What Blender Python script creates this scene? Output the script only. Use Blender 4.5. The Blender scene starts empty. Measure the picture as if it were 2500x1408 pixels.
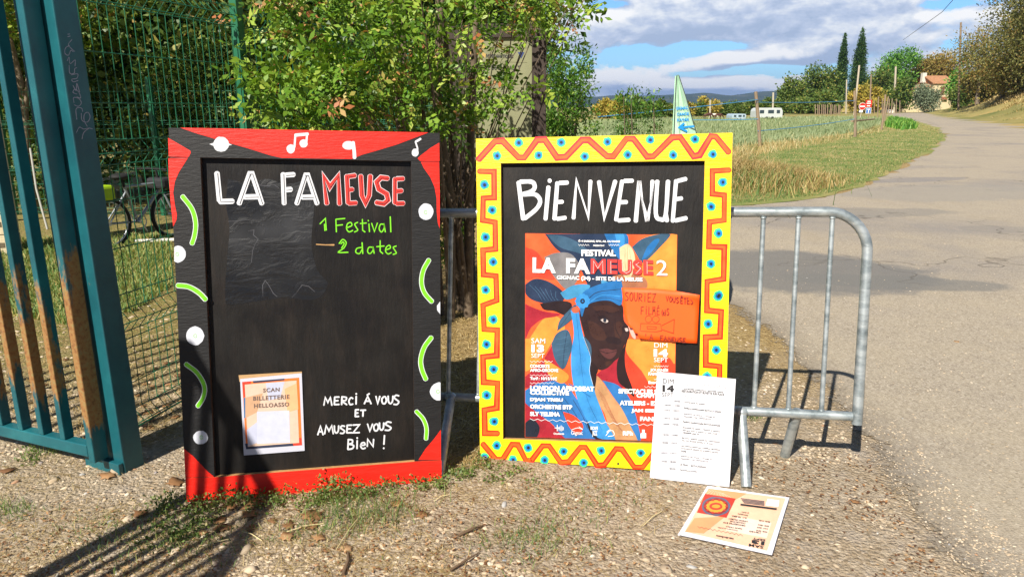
import bpy, math, random
import numpy as np
from math import sin, cos, radians, pi
from mathutils import Vector, Matrix
SC = bpy.context.scene
COL = SC.collection
rng = np.random.default_rng(7)
random.seed(7)

# ------------------------------------------------------------------ camera, sky, sun
FPX, PITCH, ROLL, EYE = 1770.077, 0.244, -0.0044, 1.394
_f = np.array([0, cos(PITCH), -sin(PITCH)]); _r = np.array([1.0, 0, 0]); _u = np.cross(_r, _f)
CR, CU, CF = cos(ROLL)*_r + sin(ROLL)*_u, -sin(ROLL)*_r + cos(ROLL)*_u, _f
CP = np.array([0, 0, EYE])
cam = bpy.data.cameras.new('camera'); cam.sensor_width = 36; cam.lens = 36*FPX/2500
cam.clip_start = 0.05; cam.clip_end = 20000
camo = bpy.data.objects.new('camera', cam); COL.objects.link(camo)
camo.matrix_world = Matrix(((CR[0], CU[0], -CF[0], 0), (CR[1], CU[1], -CF[1], 0), (CR[2], CU[2], -CF[2], EYE), (0, 0, 0, 1)))
SC.camera = camo
SUN_AZ, SUN_EL = radians(-151), radians(43)
SUN = np.array([sin(SUN_AZ)*cos(SUN_EL), cos(SUN_AZ)*cos(SUN_EL), sin(SUN_EL)])
sl = bpy.data.lights.new('sun', 'SUN'); sl.energy = 5.0; sl.angle = radians(0.53); sl.color = (1, 0.93, 0.82)
so = bpy.data.objects.new('sun', sl); COL.objects.link(so)
so.rotation_euler = Vector((-SUN[0], -SUN[1], -SUN[2])).to_track_quat('-Z', 'Y').to_euler()
SC.view_settings.view_transform = 'Standard'; SC.view_settings.look = 'None'
SC.view_settings.exposure = 0.6; SC.view_settings.gamma = 1

def ray(x, y):
    return CR*(x-1250)/FPX - CU*(y-704)/FPX + CF
def G(x, y, z=0.0):
    d = ray(x, y); return CP + d*((z-EYE)/d[2])
def at_y(x, y, Y):
    d = ray(x, y); return CP + d*(Y/d[1])

class NB:                                             # small node-building helper
    def __init__(s, nt): s.nt = nt; s.n = nt.nodes; s.l = nt.links
    def new(s, t, **k):
        n = s.n.new(t)
        for a, b in k.items(): setattr(n, a, b)
        return n
    def put(s, v, sock):
        if isinstance(v, bpy.types.NodeSocket): s.l.new(v, sock)
        elif v is not None: sock.default_value = v
    def m(s, op, a, b=None, c=None, clamp=False):
        n = s.new('ShaderNodeMath', operation=op); n.use_clamp = clamp
        for i, v in enumerate((a, b, c)): s.put(v, n.inputs[i])
        return n.outputs[0]
    def vec(s, x, y, z=0.0):
        n = s.new('ShaderNodeCombineXYZ')
        for i, v in enumerate((x, y, z)): s.put(v, n.inputs[i])
        return n.outputs[0]
    def noise(s, v, scale, detail=4, rough=0.55, dist=0.0):
        n = s.new('ShaderNodeTexNoise'); s.put(v, n.inputs['Vector']); n.inputs['Scale'].default_value = scale
        n.inputs['Detail'].default_value = detail; n.inputs['Roughness'].default_value = rough; n.inputs['Distortion'].default_value = dist
        return n.outputs['Fac']
    def ramp(s, f, stops, interp='LINEAR'):
        n = s.new('ShaderNodeValToRGB'); n.color_ramp.interpolation = interp; e = n.color_ramp.elements
        while len(e) > 1: e.remove(e[-1])
        for i, (p, c) in enumerate(stops):
            x = e[0] if i == 0 else e.new(p); x.position = p; x.color = (c[0], c[1], c[2], 1) if not np.isscalar(c) else (c, c, c, 1)
        s.put(f, n.inputs[0]); return n.outputs[0]
    def mix(s, f, a, b, mode='MIX'):
        n = s.new('ShaderNodeMix', data_type='RGBA', blend_type=mode); s.put(f, n.inputs[0])
        for v, i in ((a, 6), (b, 7)):
            if not isinstance(v, bpy.types.NodeSocket): v = (v[0], v[1], v[2], 1)
            s.put(v, n.inputs[i])
        return n.outputs[2]
    def sep(s, v):
        n = s.new('ShaderNodeSeparateXYZ'); s.put(v, n.inputs[0]); return n.outputs
    def mapped(s, v, scale):
        n = s.new('ShaderNodeMapping'); s.put(v, n.inputs[0]); n.inputs['Scale'].default_value = scale; return n.outputs[0]

world = bpy.data.worlds.new('World'); SC.world = world; world.use_nodes = True
def build_world():
    nt = world.node_tree; nt.nodes.clear(); b = NB(nt)
    sky = b.new('ShaderNodeTexSky', sky_type='NISHITA'); sky.sun_disc = False
    sky.sun_elevation = SUN_EL; sky.sun_rotation = SUN_AZ % (2*pi); sky.altitude = 50
    sky.air_density = 1.0; sky.dust_density = 0.6; sky.ozone_density = 2.5
    x, y, z = b.sep(b.new('ShaderNodeTexCoord').outputs['Generated'])[:3]
    az = b.m('ARCTAN2', x, y); el = b.m('ARCSINE', z)
    blobs = [(1880, 15, 420, 60, .30), (1560, 60, 200, 45, .24), (2150, 70, 150, 22, .22), (1790, 146, 62, 14, .42), (1950, 138, 72, 17, .44),
             (1990, 118, 90, 26, .24), (1560, 205, 160, 30, .28), (1800, 205, 150, 16, .30), (2050, 100, 110, 18, .22),
             (1575, 135, 95, 16, -.35), (1900, 172, 110, 9, -.32), (1700, 182, 60, 8, -.25), (1730, 112, 120, 12, -.22), (2280, 60, 60, 14, -.2), (1860, 160, 60, 6, -.2), (2330, 12, 120, 14, -.22), (1500, 10, 60, 10, -.2)]
    def ae(px, py):
        d = ray(px, py); d = d/np.linalg.norm(d); return math.atan2(d[0], d[1]), math.asin(d[2])
    def dens(dz):
        e2 = b.m('ADD', el, dz)
        sc = b.m('DIVIDE', 1.0, b.m('ADD', b.m('ABSOLUTE', e2), 0.16))       # features shrink towards the horizon
        n1 = b.noise(b.vec(b.m('MULTIPLY', az, 7.5), b.m('MULTIPLY', e2, b.m('MULTIPLY', sc, 5.0)), 3.3), 1.7, 8, .58, .35)
        n2 = b.noise(b.vec(b.m('MULTIPLY', az, 16.0), b.m('MULTIPLY', e2, 36.0), 8.1), 1.5, 5, .6, .4)
        d = b.m('ADD', b.m('MULTIPLY', n1, .68), b.m('MULTIPLY', n2, .46))
        for px, py, rx, ry, w in blobs:
            a0, e0 = ae(px, py)
            q = b.m('ADD', b.m('POWER', b.m('MULTIPLY', b.m('SUBTRACT', az, a0), FPX/rx), 2.0), b.m('POWER', b.m('MULTIPLY', b.m('SUBTRACT', e2, e0), FPX/ry), 2.0))
            d = b.m('ADD', d, b.m('MULTIPLY', b.m('POWER', 2.718, b.m('MULTIPLY', q, -1.0)), w))
        return d
    d0 = dens(0.0); d1 = dens(0.012)
    cov = b.m('MULTIPLY', b.ramp(d0, [(.0, 0), (.555, 0), (.605, .8), (.68, 1)]), b.ramp(el, [(.22, 1), (.5, .25)]))
    sh = b.m('ADD', b.m('MULTIPLY', b.m('SUBTRACT', d0, d1), 3.6), b.m('SUBTRACT', .72, b.m('MULTIPLY', b.m('SUBTRACT', d0, .6), 1.25)), clamp=True)
    cc = b.ramp(sh, [(0, (3.5, 4.3, 5.8)), (.35, (4.6, 5.3, 6.7)), (.7, (6.6, 7.0, 7.6)), (1, (8.4, 8.4, 8.4))])
    hz = b.m('POWER', 2.718, b.m('MULTIPLY', b.m('MAXIMUM', el, 0.0), -16.0))
    skyc = b.mix(1.0, sky.outputs[0], b.ramp(el, [(.12, (.62, .95, 1.32)), (.5, (.30, .40, .54))]), 'MULTIPLY')
    c = b.mix(b.m('MULTIPLY', hz, .30), skyc, (3.6, 5.2, 7.4))
    c = b.mix(cov, c, cc)
    c = b.mix(1.0, c, b.ramp(b.m('ADD', b.m('MULTIPLY', y, .5), .5), [(.15, .30), (.62, 1.0)]), 'MULTIPLY')   # sky dimmed behind the camera to deepen the shade on unlit faces
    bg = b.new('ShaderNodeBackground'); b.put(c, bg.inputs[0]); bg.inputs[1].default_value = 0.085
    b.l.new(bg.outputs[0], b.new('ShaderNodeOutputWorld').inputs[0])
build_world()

# ------------------------------------------------------------------ materials
def S(h, k=1.0):
    h = h.lstrip('#'); o = []
    for i in (0, 2, 4):
        c = int(h[i:i+2], 16)/255
        o.append(k*(c/12.92 if c < .04045 else ((c+.055)/1.055)**2.4))
    return tuple(o)
_M = {}
def mat(name, col, rough=.6, metal=0.0, var=.12, vscale=14.0, bump=0.0, bscale=60.0, spec=.5, sub=0.0, stretch=(1, 1, 1)):
    if name in _M: return _M[name]
    m = bpy.data.materials.new(name); m.use_nodes = True; nt = m.node_tree; b = NB(nt)
    p = nt.nodes['Principled BSDF']; co = b.new('ShaderNodeTexCoord').outputs['Object']
    if stretch != (1, 1, 1): co = b.mapped(co, stretch)
    n = b.noise(co, vscale, 5, .6)
    lo = tuple(c*(1-var) for c in col); hi = tuple(min(1, c*(1+var)) for c in col)
    b.put(b.ramp(n, [(.25, lo), (.75, hi)]), p.inputs['Base Color'])
    b.put(b.ramp(n, [(.2, max(.02, rough-.08)), (.8, min(1, rough+.08))]), p.inputs['Roughness'])
    p.inputs['Metallic'].default_value = metal; p.inputs['Specular IOR Level'].default_value = spec
    if bump:
        bn = b.new('ShaderNodeBump'); bn.inputs['Strength'].default_value = bump; bn.inputs['Distance'].default_value = .01
        b.put(b.noise(co, bscale, 6, .65), bn.inputs['Height']); b.l.new(bn.outputs[0], p.inputs['Normal'])
    _M[name] = m; return m

def leafmat(name, stops, trans=.35, rough=.5):
    if name in _M: return _M[name]
    m = bpy.data.materials.new(name); m.use_nodes = True; nt = m.node_tree; b = NB(nt); nt.nodes.clear()
    at = b.new('ShaderNodeAttribute', attribute_name='tint')
    c = b.ramp(at.outputs['Fac'], stops)
    p = b.new('ShaderNodeBsdfPrincipled'); b.put(c, p.inputs['Base Color']); p.inputs['Roughness'].default_value = rough
    p.inputs['Specular IOR Level'].default_value = .35
    t = b.new('ShaderNodeBsdfTranslucent'); b.put(b.mix(1.0, c, (1.25, 1.3, .6), 'MULTIPLY'), t.inputs[0])
    mx = b.new('ShaderNodeMixShader'); mx.inputs[0].default_value = trans
    b.l.new(p.outputs[0], mx.inputs[1]); b.l.new(t.outputs[0], mx.inputs[2])
    b.l.new(mx.outputs[0], b.new('ShaderNodeOutputMaterial').inputs[0])
    _M[name] = m; return m

# ------------------------------------------------------------------ object helpers
def tag(o, label=None, cat=None, group=None, kind=None):
    if label: o['label'] = label
    if cat: o['category'] = cat
    if group: o['group'] = group
    if kind: o['kind'] = kind
    return o
def empty(name, loc, label, cat, group=None):
    o = bpy.data.objects.new(name, None); COL.objects.link(o); o.location = tuple(loc); o.empty_display_size = .1
    return tag(o, label, cat, group)
def wloc(o):
    v = Vector((0, 0, 0))
    while o is not None: v = v + o.location; o = o.parent
    return np.array(v)
def np_mesh(name, V, F, mats, mi=None, tint=None, smooth=False):
    me = bpy.data.meshes.new(name); V = np.asarray(V, np.float32); F = np.asarray(F, np.int32)
    k = F.shape[1]; me.vertices.add(len(V)); me.vertices.foreach_set('co', V.ravel())
    me.loops.add(F.size); me.loops.foreach_set('vertex_index', F.ravel())
    me.polygons.add(len(F)); me.polygons.foreach_set('loop_start', np.arange(0, F.size, k, dtype=np.int32))
    try: me.polygons.foreach_set('loop_total', np.full(len(F), k, np.int32))
    except Exception: pass
    for m in mats: me.materials.append(m)
    if mi is not None: me.polygons.foreach_set('material_index', np.asarray(mi, np.int32))
    if smooth: me.polygons.foreach_set('use_smooth', np.ones(len(F), bool))
    if tint is not None:
        a = me.attributes.new('tint', 'FLOAT', 'POINT'); a.data.foreach_set('value', np.asarray(tint, np.float32))
    me.update(calc_edges=True); me.validate(); return me
def link(name, me, parent=None, loc=None):
    o = bpy.data.objects.new(name, me); COL.objects.link(o)
    if parent is not None: o.parent = parent
    if loc is not None: o.location = tuple(loc)
    return o

def arrs(p): return [np.asarray(q, float) for q in p]
def frame_of(t, up=(0, 0, 1)):
    t = t/np.linalg.norm(t); a = np.array(up, float)
    if abs(t@a) > .95: a = np.array([1.0, 0, 0])
    x = np.cross(a, t); x /= np.linalg.norm(x); return x, np.cross(t, x)
class MB:
    def __init__(s): s.v = []; s.f = []; s.mi = []; s.sm = []
    def add(s, vs, fs, m=0, smooth=False):
        o = len(s.v); s.v += [tuple(map(float, p)) for p in vs]
        for f in fs: s.f.append(tuple(i+o for i in f)); s.mi.append(m); s.sm.append(smooth)
        return s
    def hexa(s, c, m=0):                               # c: 4 bottom + 4 top corners
        return s.add(c, [(3, 2, 1, 0), (4, 5, 6, 7), (0, 1, 5, 4), (1, 2, 6, 5), (2, 3, 7, 6), (3, 0, 4, 7)], m)
    def box(s, c, d, m=0, ax=None):                    # centre, size, axes
        c = np.asarray(c, float); X, Y, Z = [np.asarray(a, float) for a in (ax or ((1, 0, 0), (0, 1, 0), (0, 0, 1)))]
        h = [.5*q for q in d]
        return s.hexa([c+i*h[0]*X+j*h[1]*Y+k*h[2]*Z for k in (-1, 1) for i, j in ((-1, -1), (1, -1), (1, 1), (-1, 1))], m)
    def tube(s, path, r, m=0, n=8, cap=True, smooth=True):
        P = arrs(path); R = [r]*len(P) if np.isscalar(r) else list(r); vs = []; fs = []
        ref = None
        for i, p in enumerate(P):
            t = P[min(i+1, len(P)-1)]-P[max(i-1, 0)]; t /= max(1e-9, np.linalg.norm(t))
            if ref is None: ref, _ = frame_of(t)
            x = ref-t*(ref@t); x /= max(1e-9, np.linalg.norm(x)); ref = x; y = np.cross(t, x)
            for k in range(n):
                a = 2*pi*k/n; vs.append(p+R[i]*(cos(a)*x+sin(a)*y))
        for i in range(len(P)-1):
            for k in range(n): fs.append((i*n+k, i*n+(k+1) % n, (i+1)*n+(k+1) % n, (i+1)*n+k))
        s.add(vs, fs, m, smooth)
        if cap:
            s.add(vs[:n], [tuple(range(n))[::-1]], m); s.add(vs[-n:], [tuple(range(n))], m)
        return s
    def sq(s, a, b, w, d, X, Y, m=0):                  # square tube from a to b
        a, b = arrs((a, b)); X, Y = arrs((X, Y))
        return s.hexa([p+i*w/2*X+j*d/2*Y for p in (a, b) for i, j in ((-1, -1), (1, -1), (1, 1), (-1, 1))], m)
    def ellipsoid(s, c, r, m=0, n=10, k=7):
        c = np.asarray(c, float); vs = []; fs = []
        for i in range(k+1):
            for j in range(n):
                a = pi*i/k; q = 2*pi*j/n; vs.append(c+np.array([r[0]*sin(a)*cos(q), r[1]*sin(a)*sin(q), r[2]*cos(a)]))
        for i in range(k):
            for j in range(n): fs.append((i*n+j, i*n+(j+1) % n, (i+1)*n+(j+1) % n, (i+1)*n+j))
        return s.add(vs, fs, m, True)
    def build(s, name, mats, parent=None, loc=None, bevel=0.0):
        if not isinstance(mats, (list, tuple)): mats = [mats]
        off = wloc(parent) if parent is not None else (np.asarray(loc, float) if loc is not None else np.zeros(3))
        me = bpy.data.meshes.new(name); me.from_pydata([tuple(np.array(p)-off) for p in s.v], [], s.f)
        for m in mats: me.materials.append(m)
        me.polygons.foreach_set('material_index', s.mi); me.polygons.foreach_set('use_smooth', s.sm); me.update()
        o = link(name, me, parent, loc)
        if bevel:
            b = o.modifiers.new('bevel', 'BEVEL'); b.width = bevel; b.segments = 2; b.limit_method = 'ANGLE'
        return o

class Plane:
    def __init__(s, o, e, v, n=None):
        s.o, s.e, s.v = arrs((o, e, v)); s.e /= np.linalg.norm(s.e); s.v = s.v-s.e*(s.v@s.e); s.v /= np.linalg.norm(s.v)
        s.n = np.cross(s.e, s.v)
        if s.n@(CP-s.o) < 0: s.n = -s.n
    def px(s, p, d=0.0):
        r = ray(*p); o = s.o+s.n*d; return CP+r*(((o-CP)@s.n)/(r@s.n))
    def uv(s, p, d=0.0):
        q = s.px(p, d)-s.o; return q@s.e, q@s.v
    def at(s, u, v, d=0.0): return s.o+s.e*u+s.v*v+s.n*d
def Z(ox, oy, sc): return lambda pts: [(ox+x/sc, oy+y/sc) for x, y in pts]
Z1, Z2, Z3, Z4, Z5 = Z(400, 290, 2.9957), Z(400, 750, 2.8157), Z(1140, 310, 3.275), Z(1140, 720, 2.8163), Z(0, 0, 2.3467)

def catmull(P, n=6):
    P = [np.array(p, float) for p in P]
    if len(P) < 3: return P
    Q = [2*P[0]-P[1]]+P+[2*P[-1]-P[-2]]; o = []
    for i in range(1, len(Q)-2):
        for k in range(n):
            t = k/n; a, b, c, d = Q[i-1:i+3]
            o.append(.5*((2*b)+(c-a)*t+(2*a-5*b+4*c-d)*t*t+(3*b-a-3*c+d)*t**3))
    o.append(P[-1]); return o
def strip2d(P, w, jit=0.0):                            # mitred strip: returns left and right offsets
    P = [np.array(p, float) for p in P]; L = []; R = []
    D = [(P[i+1]-P[i])/max(1e-9, np.linalg.norm(P[i+1]-P[i])) for i in range(len(P)-1)]
    for i, p in enumerate(P):
        a = D[max(0, i-1)]; b = D[min(i, len(D)-1)]; na = np.array([-a[1], a[0]]); nb = np.array([-b[1], b[0]])
        m = na+nb; l = np.linalg.norm(m); m = na if l < .35 else m/l; k = 1/max(.5, m@na)
        h = w/2*(1+jit*random.uniform(-1, 1)); L.append(p+m*h*k); R.append(p-m*h*k)
    return L, R
def stroke(mb, pl, pts, w, d, m=0, smooth=False, jit=.04):
    P = catmull(pts, 5) if smooth else pts
    P = [np.array(p, float) for p in P]
    a = P[0]-P[1]; a /= np.linalg.norm(a); c = P[-1]-P[-2]; c /= np.linalg.norm(c)
    P = [P[0]+a*w*.28]+P+[P[-1]+c*w*.28] if len(P) > 1 else P
    L, R = strip2d(P, w, jit); n = len(P)
    L[0] = L[0]*.72+R[0]*.28; R[0] = R[0]*.61+L[0]*.39; L[-1] = L[-1]*.72+R[-1]*.28; R[-1] = R[-1]*.61+L[-1]*.39
    mb.add([pl.px(q, d) for q in L]+[pl.px(q, d) for q in R], [(i, i+1, n+i+1, n+i) for i in range(n-1)], m)
def poly(mb, pl, pts, d, m=0, smooth=False):
    P = catmull(list(pts)+[pts[0]], 4)[:-1] if smooth else pts
    mb.add([pl.px(q, d) for q in P], [tuple(range(len(P)))], m)
def ell(cx, cy, rx, ry, n=20, wob=.04):
    return [(cx+rx*(1+wob*random.uniform(-1, 1))*cos(2*pi*i/n), cy+ry*(1+wob*random.uniform(-1, 1))*sin(2*pi*i/n)) for i in range(n)]
def clipx(pts, x, keep_right=True):
    return [(max(p[0], x), p[1]) if keep_right else (min(p[0], x), p[1]) for p in pts]

_TX = {}
def text_mesh(s, bold=0.0, space=1.0):
    k = (s, bold, space)
    if k in _TX: return _TX[k]
    cu = bpy.data.curves.new('t', 'FONT'); cu.body = s; cu.resolution_u = 3; cu.offset = bold; cu.space_character = space
    o = bpy.data.objects.new('t', cu); COL.objects.link(o)
    dg = bpy.context.evaluated_depsgraph_get(); me = bpy.data.meshes.new_from_object(o.evaluated_get(dg))
    V = np.array([v.co[:2] for v in me.vertices]); F = [tuple(p.vertices) for p in me.polygons]
    bpy.data.objects.remove(o); bpy.data.curves.remove(cu); bpy.data.meshes.remove(me)
    V = (V-V.min(0))/np.maximum(1e-6, V.max(0)-V.min(0)); _TX[k] = (V, F); return V, F
def text(mb, pl, s, quad, d, m=0, bold=0.012, space=1.0):
    """the words s fitted into a pixel quad (top-left, top-right, bottom-right, bottom-left in reading order)"""
    V, F = text_mesh(s, bold, space); a, b, c, e = arrs(quad); out = []
    for x, y in V: out.append(pl.px((e*(1-x)+c*x)*(1-y)+(a*(1-x)+b*x)*y, d))
    mb.add(out, F, m)
def box4(x0, y0, x1, y1, sl=0.0): return [(x0, y0), (x1, y0+sl), (x1, y1+sl), (x0, y1)]

HF = {  # hand-lettering strokes in a unit box, y down
 'A': [[(0, 1), (.5, 0), (1, 1)], [(.2, .65), (.8, .63)]], 'B': [[(.08, 0), (0, 1)], [(.08, .03), (.75, .08), (.72, .38), (.1, .47)], [(.06, .47), (.95, .6), (.8, .9), (0, 1)]],
 'C': [[(1, .12), (.5, 0), (0, .45), (.3, .97), (1, .9)]], 'D': [[(.05, 0), (0, 1)], [(.05, .02), (.9, .25), (.9, .75), (0, .98)]],
 'E': [[(.08, 0), (0, 1)], [(.08, .02), (1, 0)], [(.05, .5), (.8, .47)], [(0, .98), (1, .96)]], 'F': [[(.08, 0), (0, 1)], [(.08, .02), (1, 0)], [(.05, .5), (.8, .47)]],
 'I': [[(.5, .25), (.45, 1)], [(.5, -.02), (.52, .07)]], 'L': [[(.08, 0), (0, .98), (1, .96)]], 'M': [[(0, 1), (.18, 0), (.5, .65), (.82, 0), (1, 1)]],
 'N': [[(0, 1), (.08, 0), (.92, 1), (1, 0)]], 'O': [[(.5, 0), (.05, .35), (.2, .9), (.7, .95), (1, .5), (.8, .08), (.5, 0)]], 'R': [[(.08, 0), (0, 1)], [(.08, .03), (.9, .12), (.75, .48), (.06, .53), (1, 1)]],
 'S': [[(.95, .08), (.4, .02), (.08, .27), (.5, .48), (.92, .7), (.6, .97), (0, .95)]], 'T': [[(.5, 0), (.45, 1)], [(0, .03), (1, 0)]], 'U': [[(0, 0), (.08, .75), (.5, 1), (.9, .7), (1, 0)]],
 'V': [[(0, 0), (.45, 1), (1, 0)]], 'Z': [[(0, .05), (1, 0), (0, .98), (1, .95)]], '!': [[(.6, 0), (.45, .68)], [(.4, .93), (.42, 1)]], 'É': [[(.08, 0), (0, 1)], [(.08, .02), (1, 0)], [(.05, .5), (.8, .47)], [(0, .98), (1, .96)], [(.35, -.18), (.7, -.36)]],
 'Ê': [[(.08, 0), (0, 1)], [(.08, .02), (1, 0)], [(.05, .5), (.8, .47)], [(0, .98), (1, .96)], [(.15, -.16), (.5, -.36), (.9, -.18)]], 'Á': [[(0, 1), (.5, 0), (1, 1)], [(.2, .65), (.8, .63)], [(.4, -.15), (.75, -.35)]],
 'e': [[(.1, .62), (.85, .55), (.7, .3), (.25, .38), (.1, .75), (.45, 1), (.95, .9)]], '(': [[(.8, -.05), (.3, .5), (.8, 1.1)]], ')': [[(.2, -.05), (.7, .5), (.2, 1.1)]],
}
SOFT = set('BCDORSUe()')
def hand(mb, pl, word, boxes, w, d, m=0):
    for i, (c, bx) in enumerate(zip(word, boxes)):
        x0, y0, x1, y1 = bx
        for j, st in enumerate(HF[c]):
            pts = [(x0+(x1-x0)*x, y0+(y1-y0)*y) for x, y in st]
            stroke(mb, pl, pts, w, d+.00012*(j+4*(i % 2)), m, c in SOFT)
def spread(x0, y0, x1, y1, n, h, gap=.28, wid=None):  # letter boxes along a baseline
    o = []; st = (x1-x0)/(n-gap*0.9) if n > 1 else x1-x0
    for i in range(n):
        a = x0+st*i; t = (a-x0)/max(1, x1-x0); yb = y0+(y1-y0)*t; o.append((a, yb-h*random.uniform(.93, 1.05), a+st*(1-gap), yb))
    return o
# ------------------------------------------------------------------ ground, road, field, bank, hills
A_, B_, C_, D_ = G(2760, 345), G(2500, 303), G(2363, 286), G(2312, 273.5)
E_ = G(2196, 273.5)
FY = np.array([-60, A_[1], B_[1], C_[1], D_[1], 6000.0]); FX = np.array([A_[0]-(A_[1]+60)*.35, A_[0], B_[0], C_[0], D_[0], D_[0]+2000])
def sstep(t): t = np.clip(t, 0, 1); return t*t*(3-2*t)
def zfun(x, y):
    x = np.asarray(x, float); y = np.asarray(y, float)
    d = (x-np.interp(y, FY, FX))*.8
    b1 = np.where(y < D_[1]+5, 2.2*sstep(d/5)+1.9*sstep(d/15)+.04*np.clip(d, 0, 60), 0)*np.where(y > 25, 1, 0)
    b2 = 3.2*sstep((y-D_[1]-1)/11)*sstep((x-E_[0]+14)/14)*np.where(y < 900, 1, 0)
    return np.maximum(b1, b2)
def wob(x, y): return .5+.25*np.sin(3.1*x+1.7*y)*np.sin(2.3*y-.9*x)+.25*np.sin(7.3*x-2.1*y+1)*np.sin(6.1*y+1.3*x)

def pmat_ground():
    m = bpy.data.materials.new('ground_dirt'); m.use_nodes = True; b = NB(m.node_tree); p = m.node_tree.nodes['Principled BSDF']
    co = b.new('ShaderNodeTexCoord').outputs['Object']; x, y, z = b.sep(co)[:3]
    n1 = b.noise(co, 1.7, 5, .6); n2 = b.noise(co, 21, 6, .65); n3 = b.noise(co, 150, 4, .7)
    v = b.new('ShaderNodeTexVoronoi'); b.put(co, v.inputs['Vector']); v.inputs['Scale'].default_value = 75
    grit = b.ramp(v.outputs['Color'], [(0, S('#86745c')), (.45, S('#c3b299')), (.8, S('#dacdb8')), (1, S('#e8dfd2'))])
    c = b.mix(.55, b.ramp(n2, [(.25, S('#a08d72')), (.5, S('#cbb799')), (.75, S('#dccbb0'))]), grit)
    c = b.mix(b.ramp(n3, [(.35, 0), (.65, .5)]), c, S('#6a5740'))
    dark = b.ramp(n1, [(.44, 0), (.66, .28)])
    c = b.mix(dark, c, S('#7c6850'))
    n7 = b.noise(co, 4.5, 6, .65); c = b.mix(b.ramp(n7, [(.5, 0), (.66, .5)]), c, S('#b5aba0'))
    # dry straw and thin grass behind the boards and the fence
    back = b.m('MULTIPLY', b.ramp(b.m('ADD', y, b.m('MULTIPLY', n1, 1.2)), [(0, 0), (1, 1)]), 1.0)
    mr = b.new('ShaderNodeMapRange'); b.put(b.m('ADD', y, b.m('MULTIPLY', n1, 1.6)), mr.inputs[0]); mr.inputs[1].default_value = 3.6; mr.inputs[2].default_value = 5.2
    straw = b.ramp(b.noise(co, 34, 6, .7), [(.3, S('#76603f')), (.5, S('#a98f60')), (.7, S('#c7b283'))])
    c = b.mix(mr.outputs[0], c, straw)
    gm = b.new('ShaderNodeMapRange'); b.put(b.m('SUBTRACT', b.m('MULTIPLY', n1, 3.0), b.m('ADD', x, 1.0)), gm.inputs[0]); gm.inputs[1].default_value = 1.4; gm.inputs[2].default_value = 2.6
    g = b.m('MULTIPLY', b.m('MULTIPLY', gm.outputs[0], mr.outputs[0]), b.ramp(n2, [(.4, .15), (.6, .9)]))
    c = b.mix(g, c, b.ramp(n3, [(.3, S('#55602a')), (.7, S('#8c8f4a'))]))
    fm = b.new('ShaderNodeMapRange'); b.put(y, fm.inputs[0]); fm.inputs[1].default_value = 20; fm.inputs[2].default_value = 60
    c = b.mix(fm.outputs[0], c, b.ramp(b.noise(co, .09, 6, .6), [(.35, S('#6d7440')), (.55, S('#a2945c')), (.7, S('#b89e66'))]))
    b.put(c, p.inputs['Base Color']); p.inputs['Roughness'].default_value = .92; p.inputs['Specular IOR Level'].default_value = .2
    bn = b.new('ShaderNodeBump'); bn.inputs['Strength'].default_value = 1.0; bn.inputs['Distance'].default_value = .018
    h = b.m('ADD', b.m('MULTIPLY', v.outputs['Distance'], -.6), b.m('ADD', n2, b.m('MULTIPLY', n3, .6)))
    b.put(h, bn.inputs['Height']); b.l.new(bn.outputs[0], p.inputs['Normal']); return m
def build_ground():
    g1 = np.concatenate([-np.geomspace(6000, 7, 46), np.arange(-6.6, 9, .12), np.geomspace(9.3, 6000, 64)])
    g2 = np.concatenate([-np.geomspace(3000, 1.5, 14), np.arange(-.8, 10, .12), np.geomspace(10.2, 300, 90), np.geomspace(320, 6000, 16)])
    X, Y = np.meshgrid(g1, g2); near = np.clip(1-np.hypot(X, Y-3)/9, 0, 1)
    Zz = zfun(X, Y)-.004*near*wob(X*1.3, Y*1.3)
    nx, ny = len(g1), len(g2); i = np.arange(nx*ny).reshape(ny, nx)
    F = np.stack([i[:-1, :-1].ravel(), i[:-1, 1:].ravel(), i[1:, 1:].ravel(), i[1:, :-1].ravel()], 1)
    me = np_mesh('ground', np.stack([X.ravel(), Y.ravel(), Zz.ravel()], 1), F, [pmat_ground()], smooth=True)
    tag(link('ground', me), kind='structure')
build_ground()

def gpath(px, z=0.0): return [G(x, y)[:2] for x, y in px]
def rough_poly(P, step_px, amp):
    o = []; P = [np.array(p) for p in P]
    for i in range(len(P)):
        a, b = P[i], P[(i+1) % len(P)]; L = np.linalg.norm(b-a); dist = max(1.5, np.linalg.norm((a+b)/2)); n = int(min(60, max(1, L/(step_px*dist))))
        for k in range(n):
            t = k/n; p = a+(b-a)*t; q = np.array([-(b-a)[1], (b-a)[0]])/max(L, 1e-6)
            o.append(p+q*amp*dist*random.uniform(-1, 1))
    return o
def sheet(name, P, z, m):
    me = bpy.data.meshes.new(name); me.from_pydata([(p[0], p[1], z) for p in P], [], [tuple(range(len(P)))]); me.materials.append(m)
    return tag(link(name, me), kind='structure')
ROAD_L = [(1640, 506), (1720, 508), (1790, 504), (1900, 495), (2000, 482), (2100, 457), (2180, 421), (2260, 375), (2300, 345), (2305, 327), (2285, 311), (2230, 297), (2180, 288), (2166, 283)]
ROAD_R = [(2166, 276.5), (2250, 275), (2312, 275), (2363, 287), (2500, 305), (2760, 347), (3300, 470), (3600, 900), (3400, 2600), (2740, 1900), (2470, 1500), (2330, 1408), (2215, 1290), (2145, 1185), (2085, 1095), (2000, 985), (1915, 890), (1840, 812), (1760, 756), (1640, 690)]
EDGE = [(2560, 1600), (2380, 1408), (2270, 1290), (2200, 1185), (2140, 1095), (2050, 985), (1960, 890), (1880, 808), (1790, 748), (1640, 680)]
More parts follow.
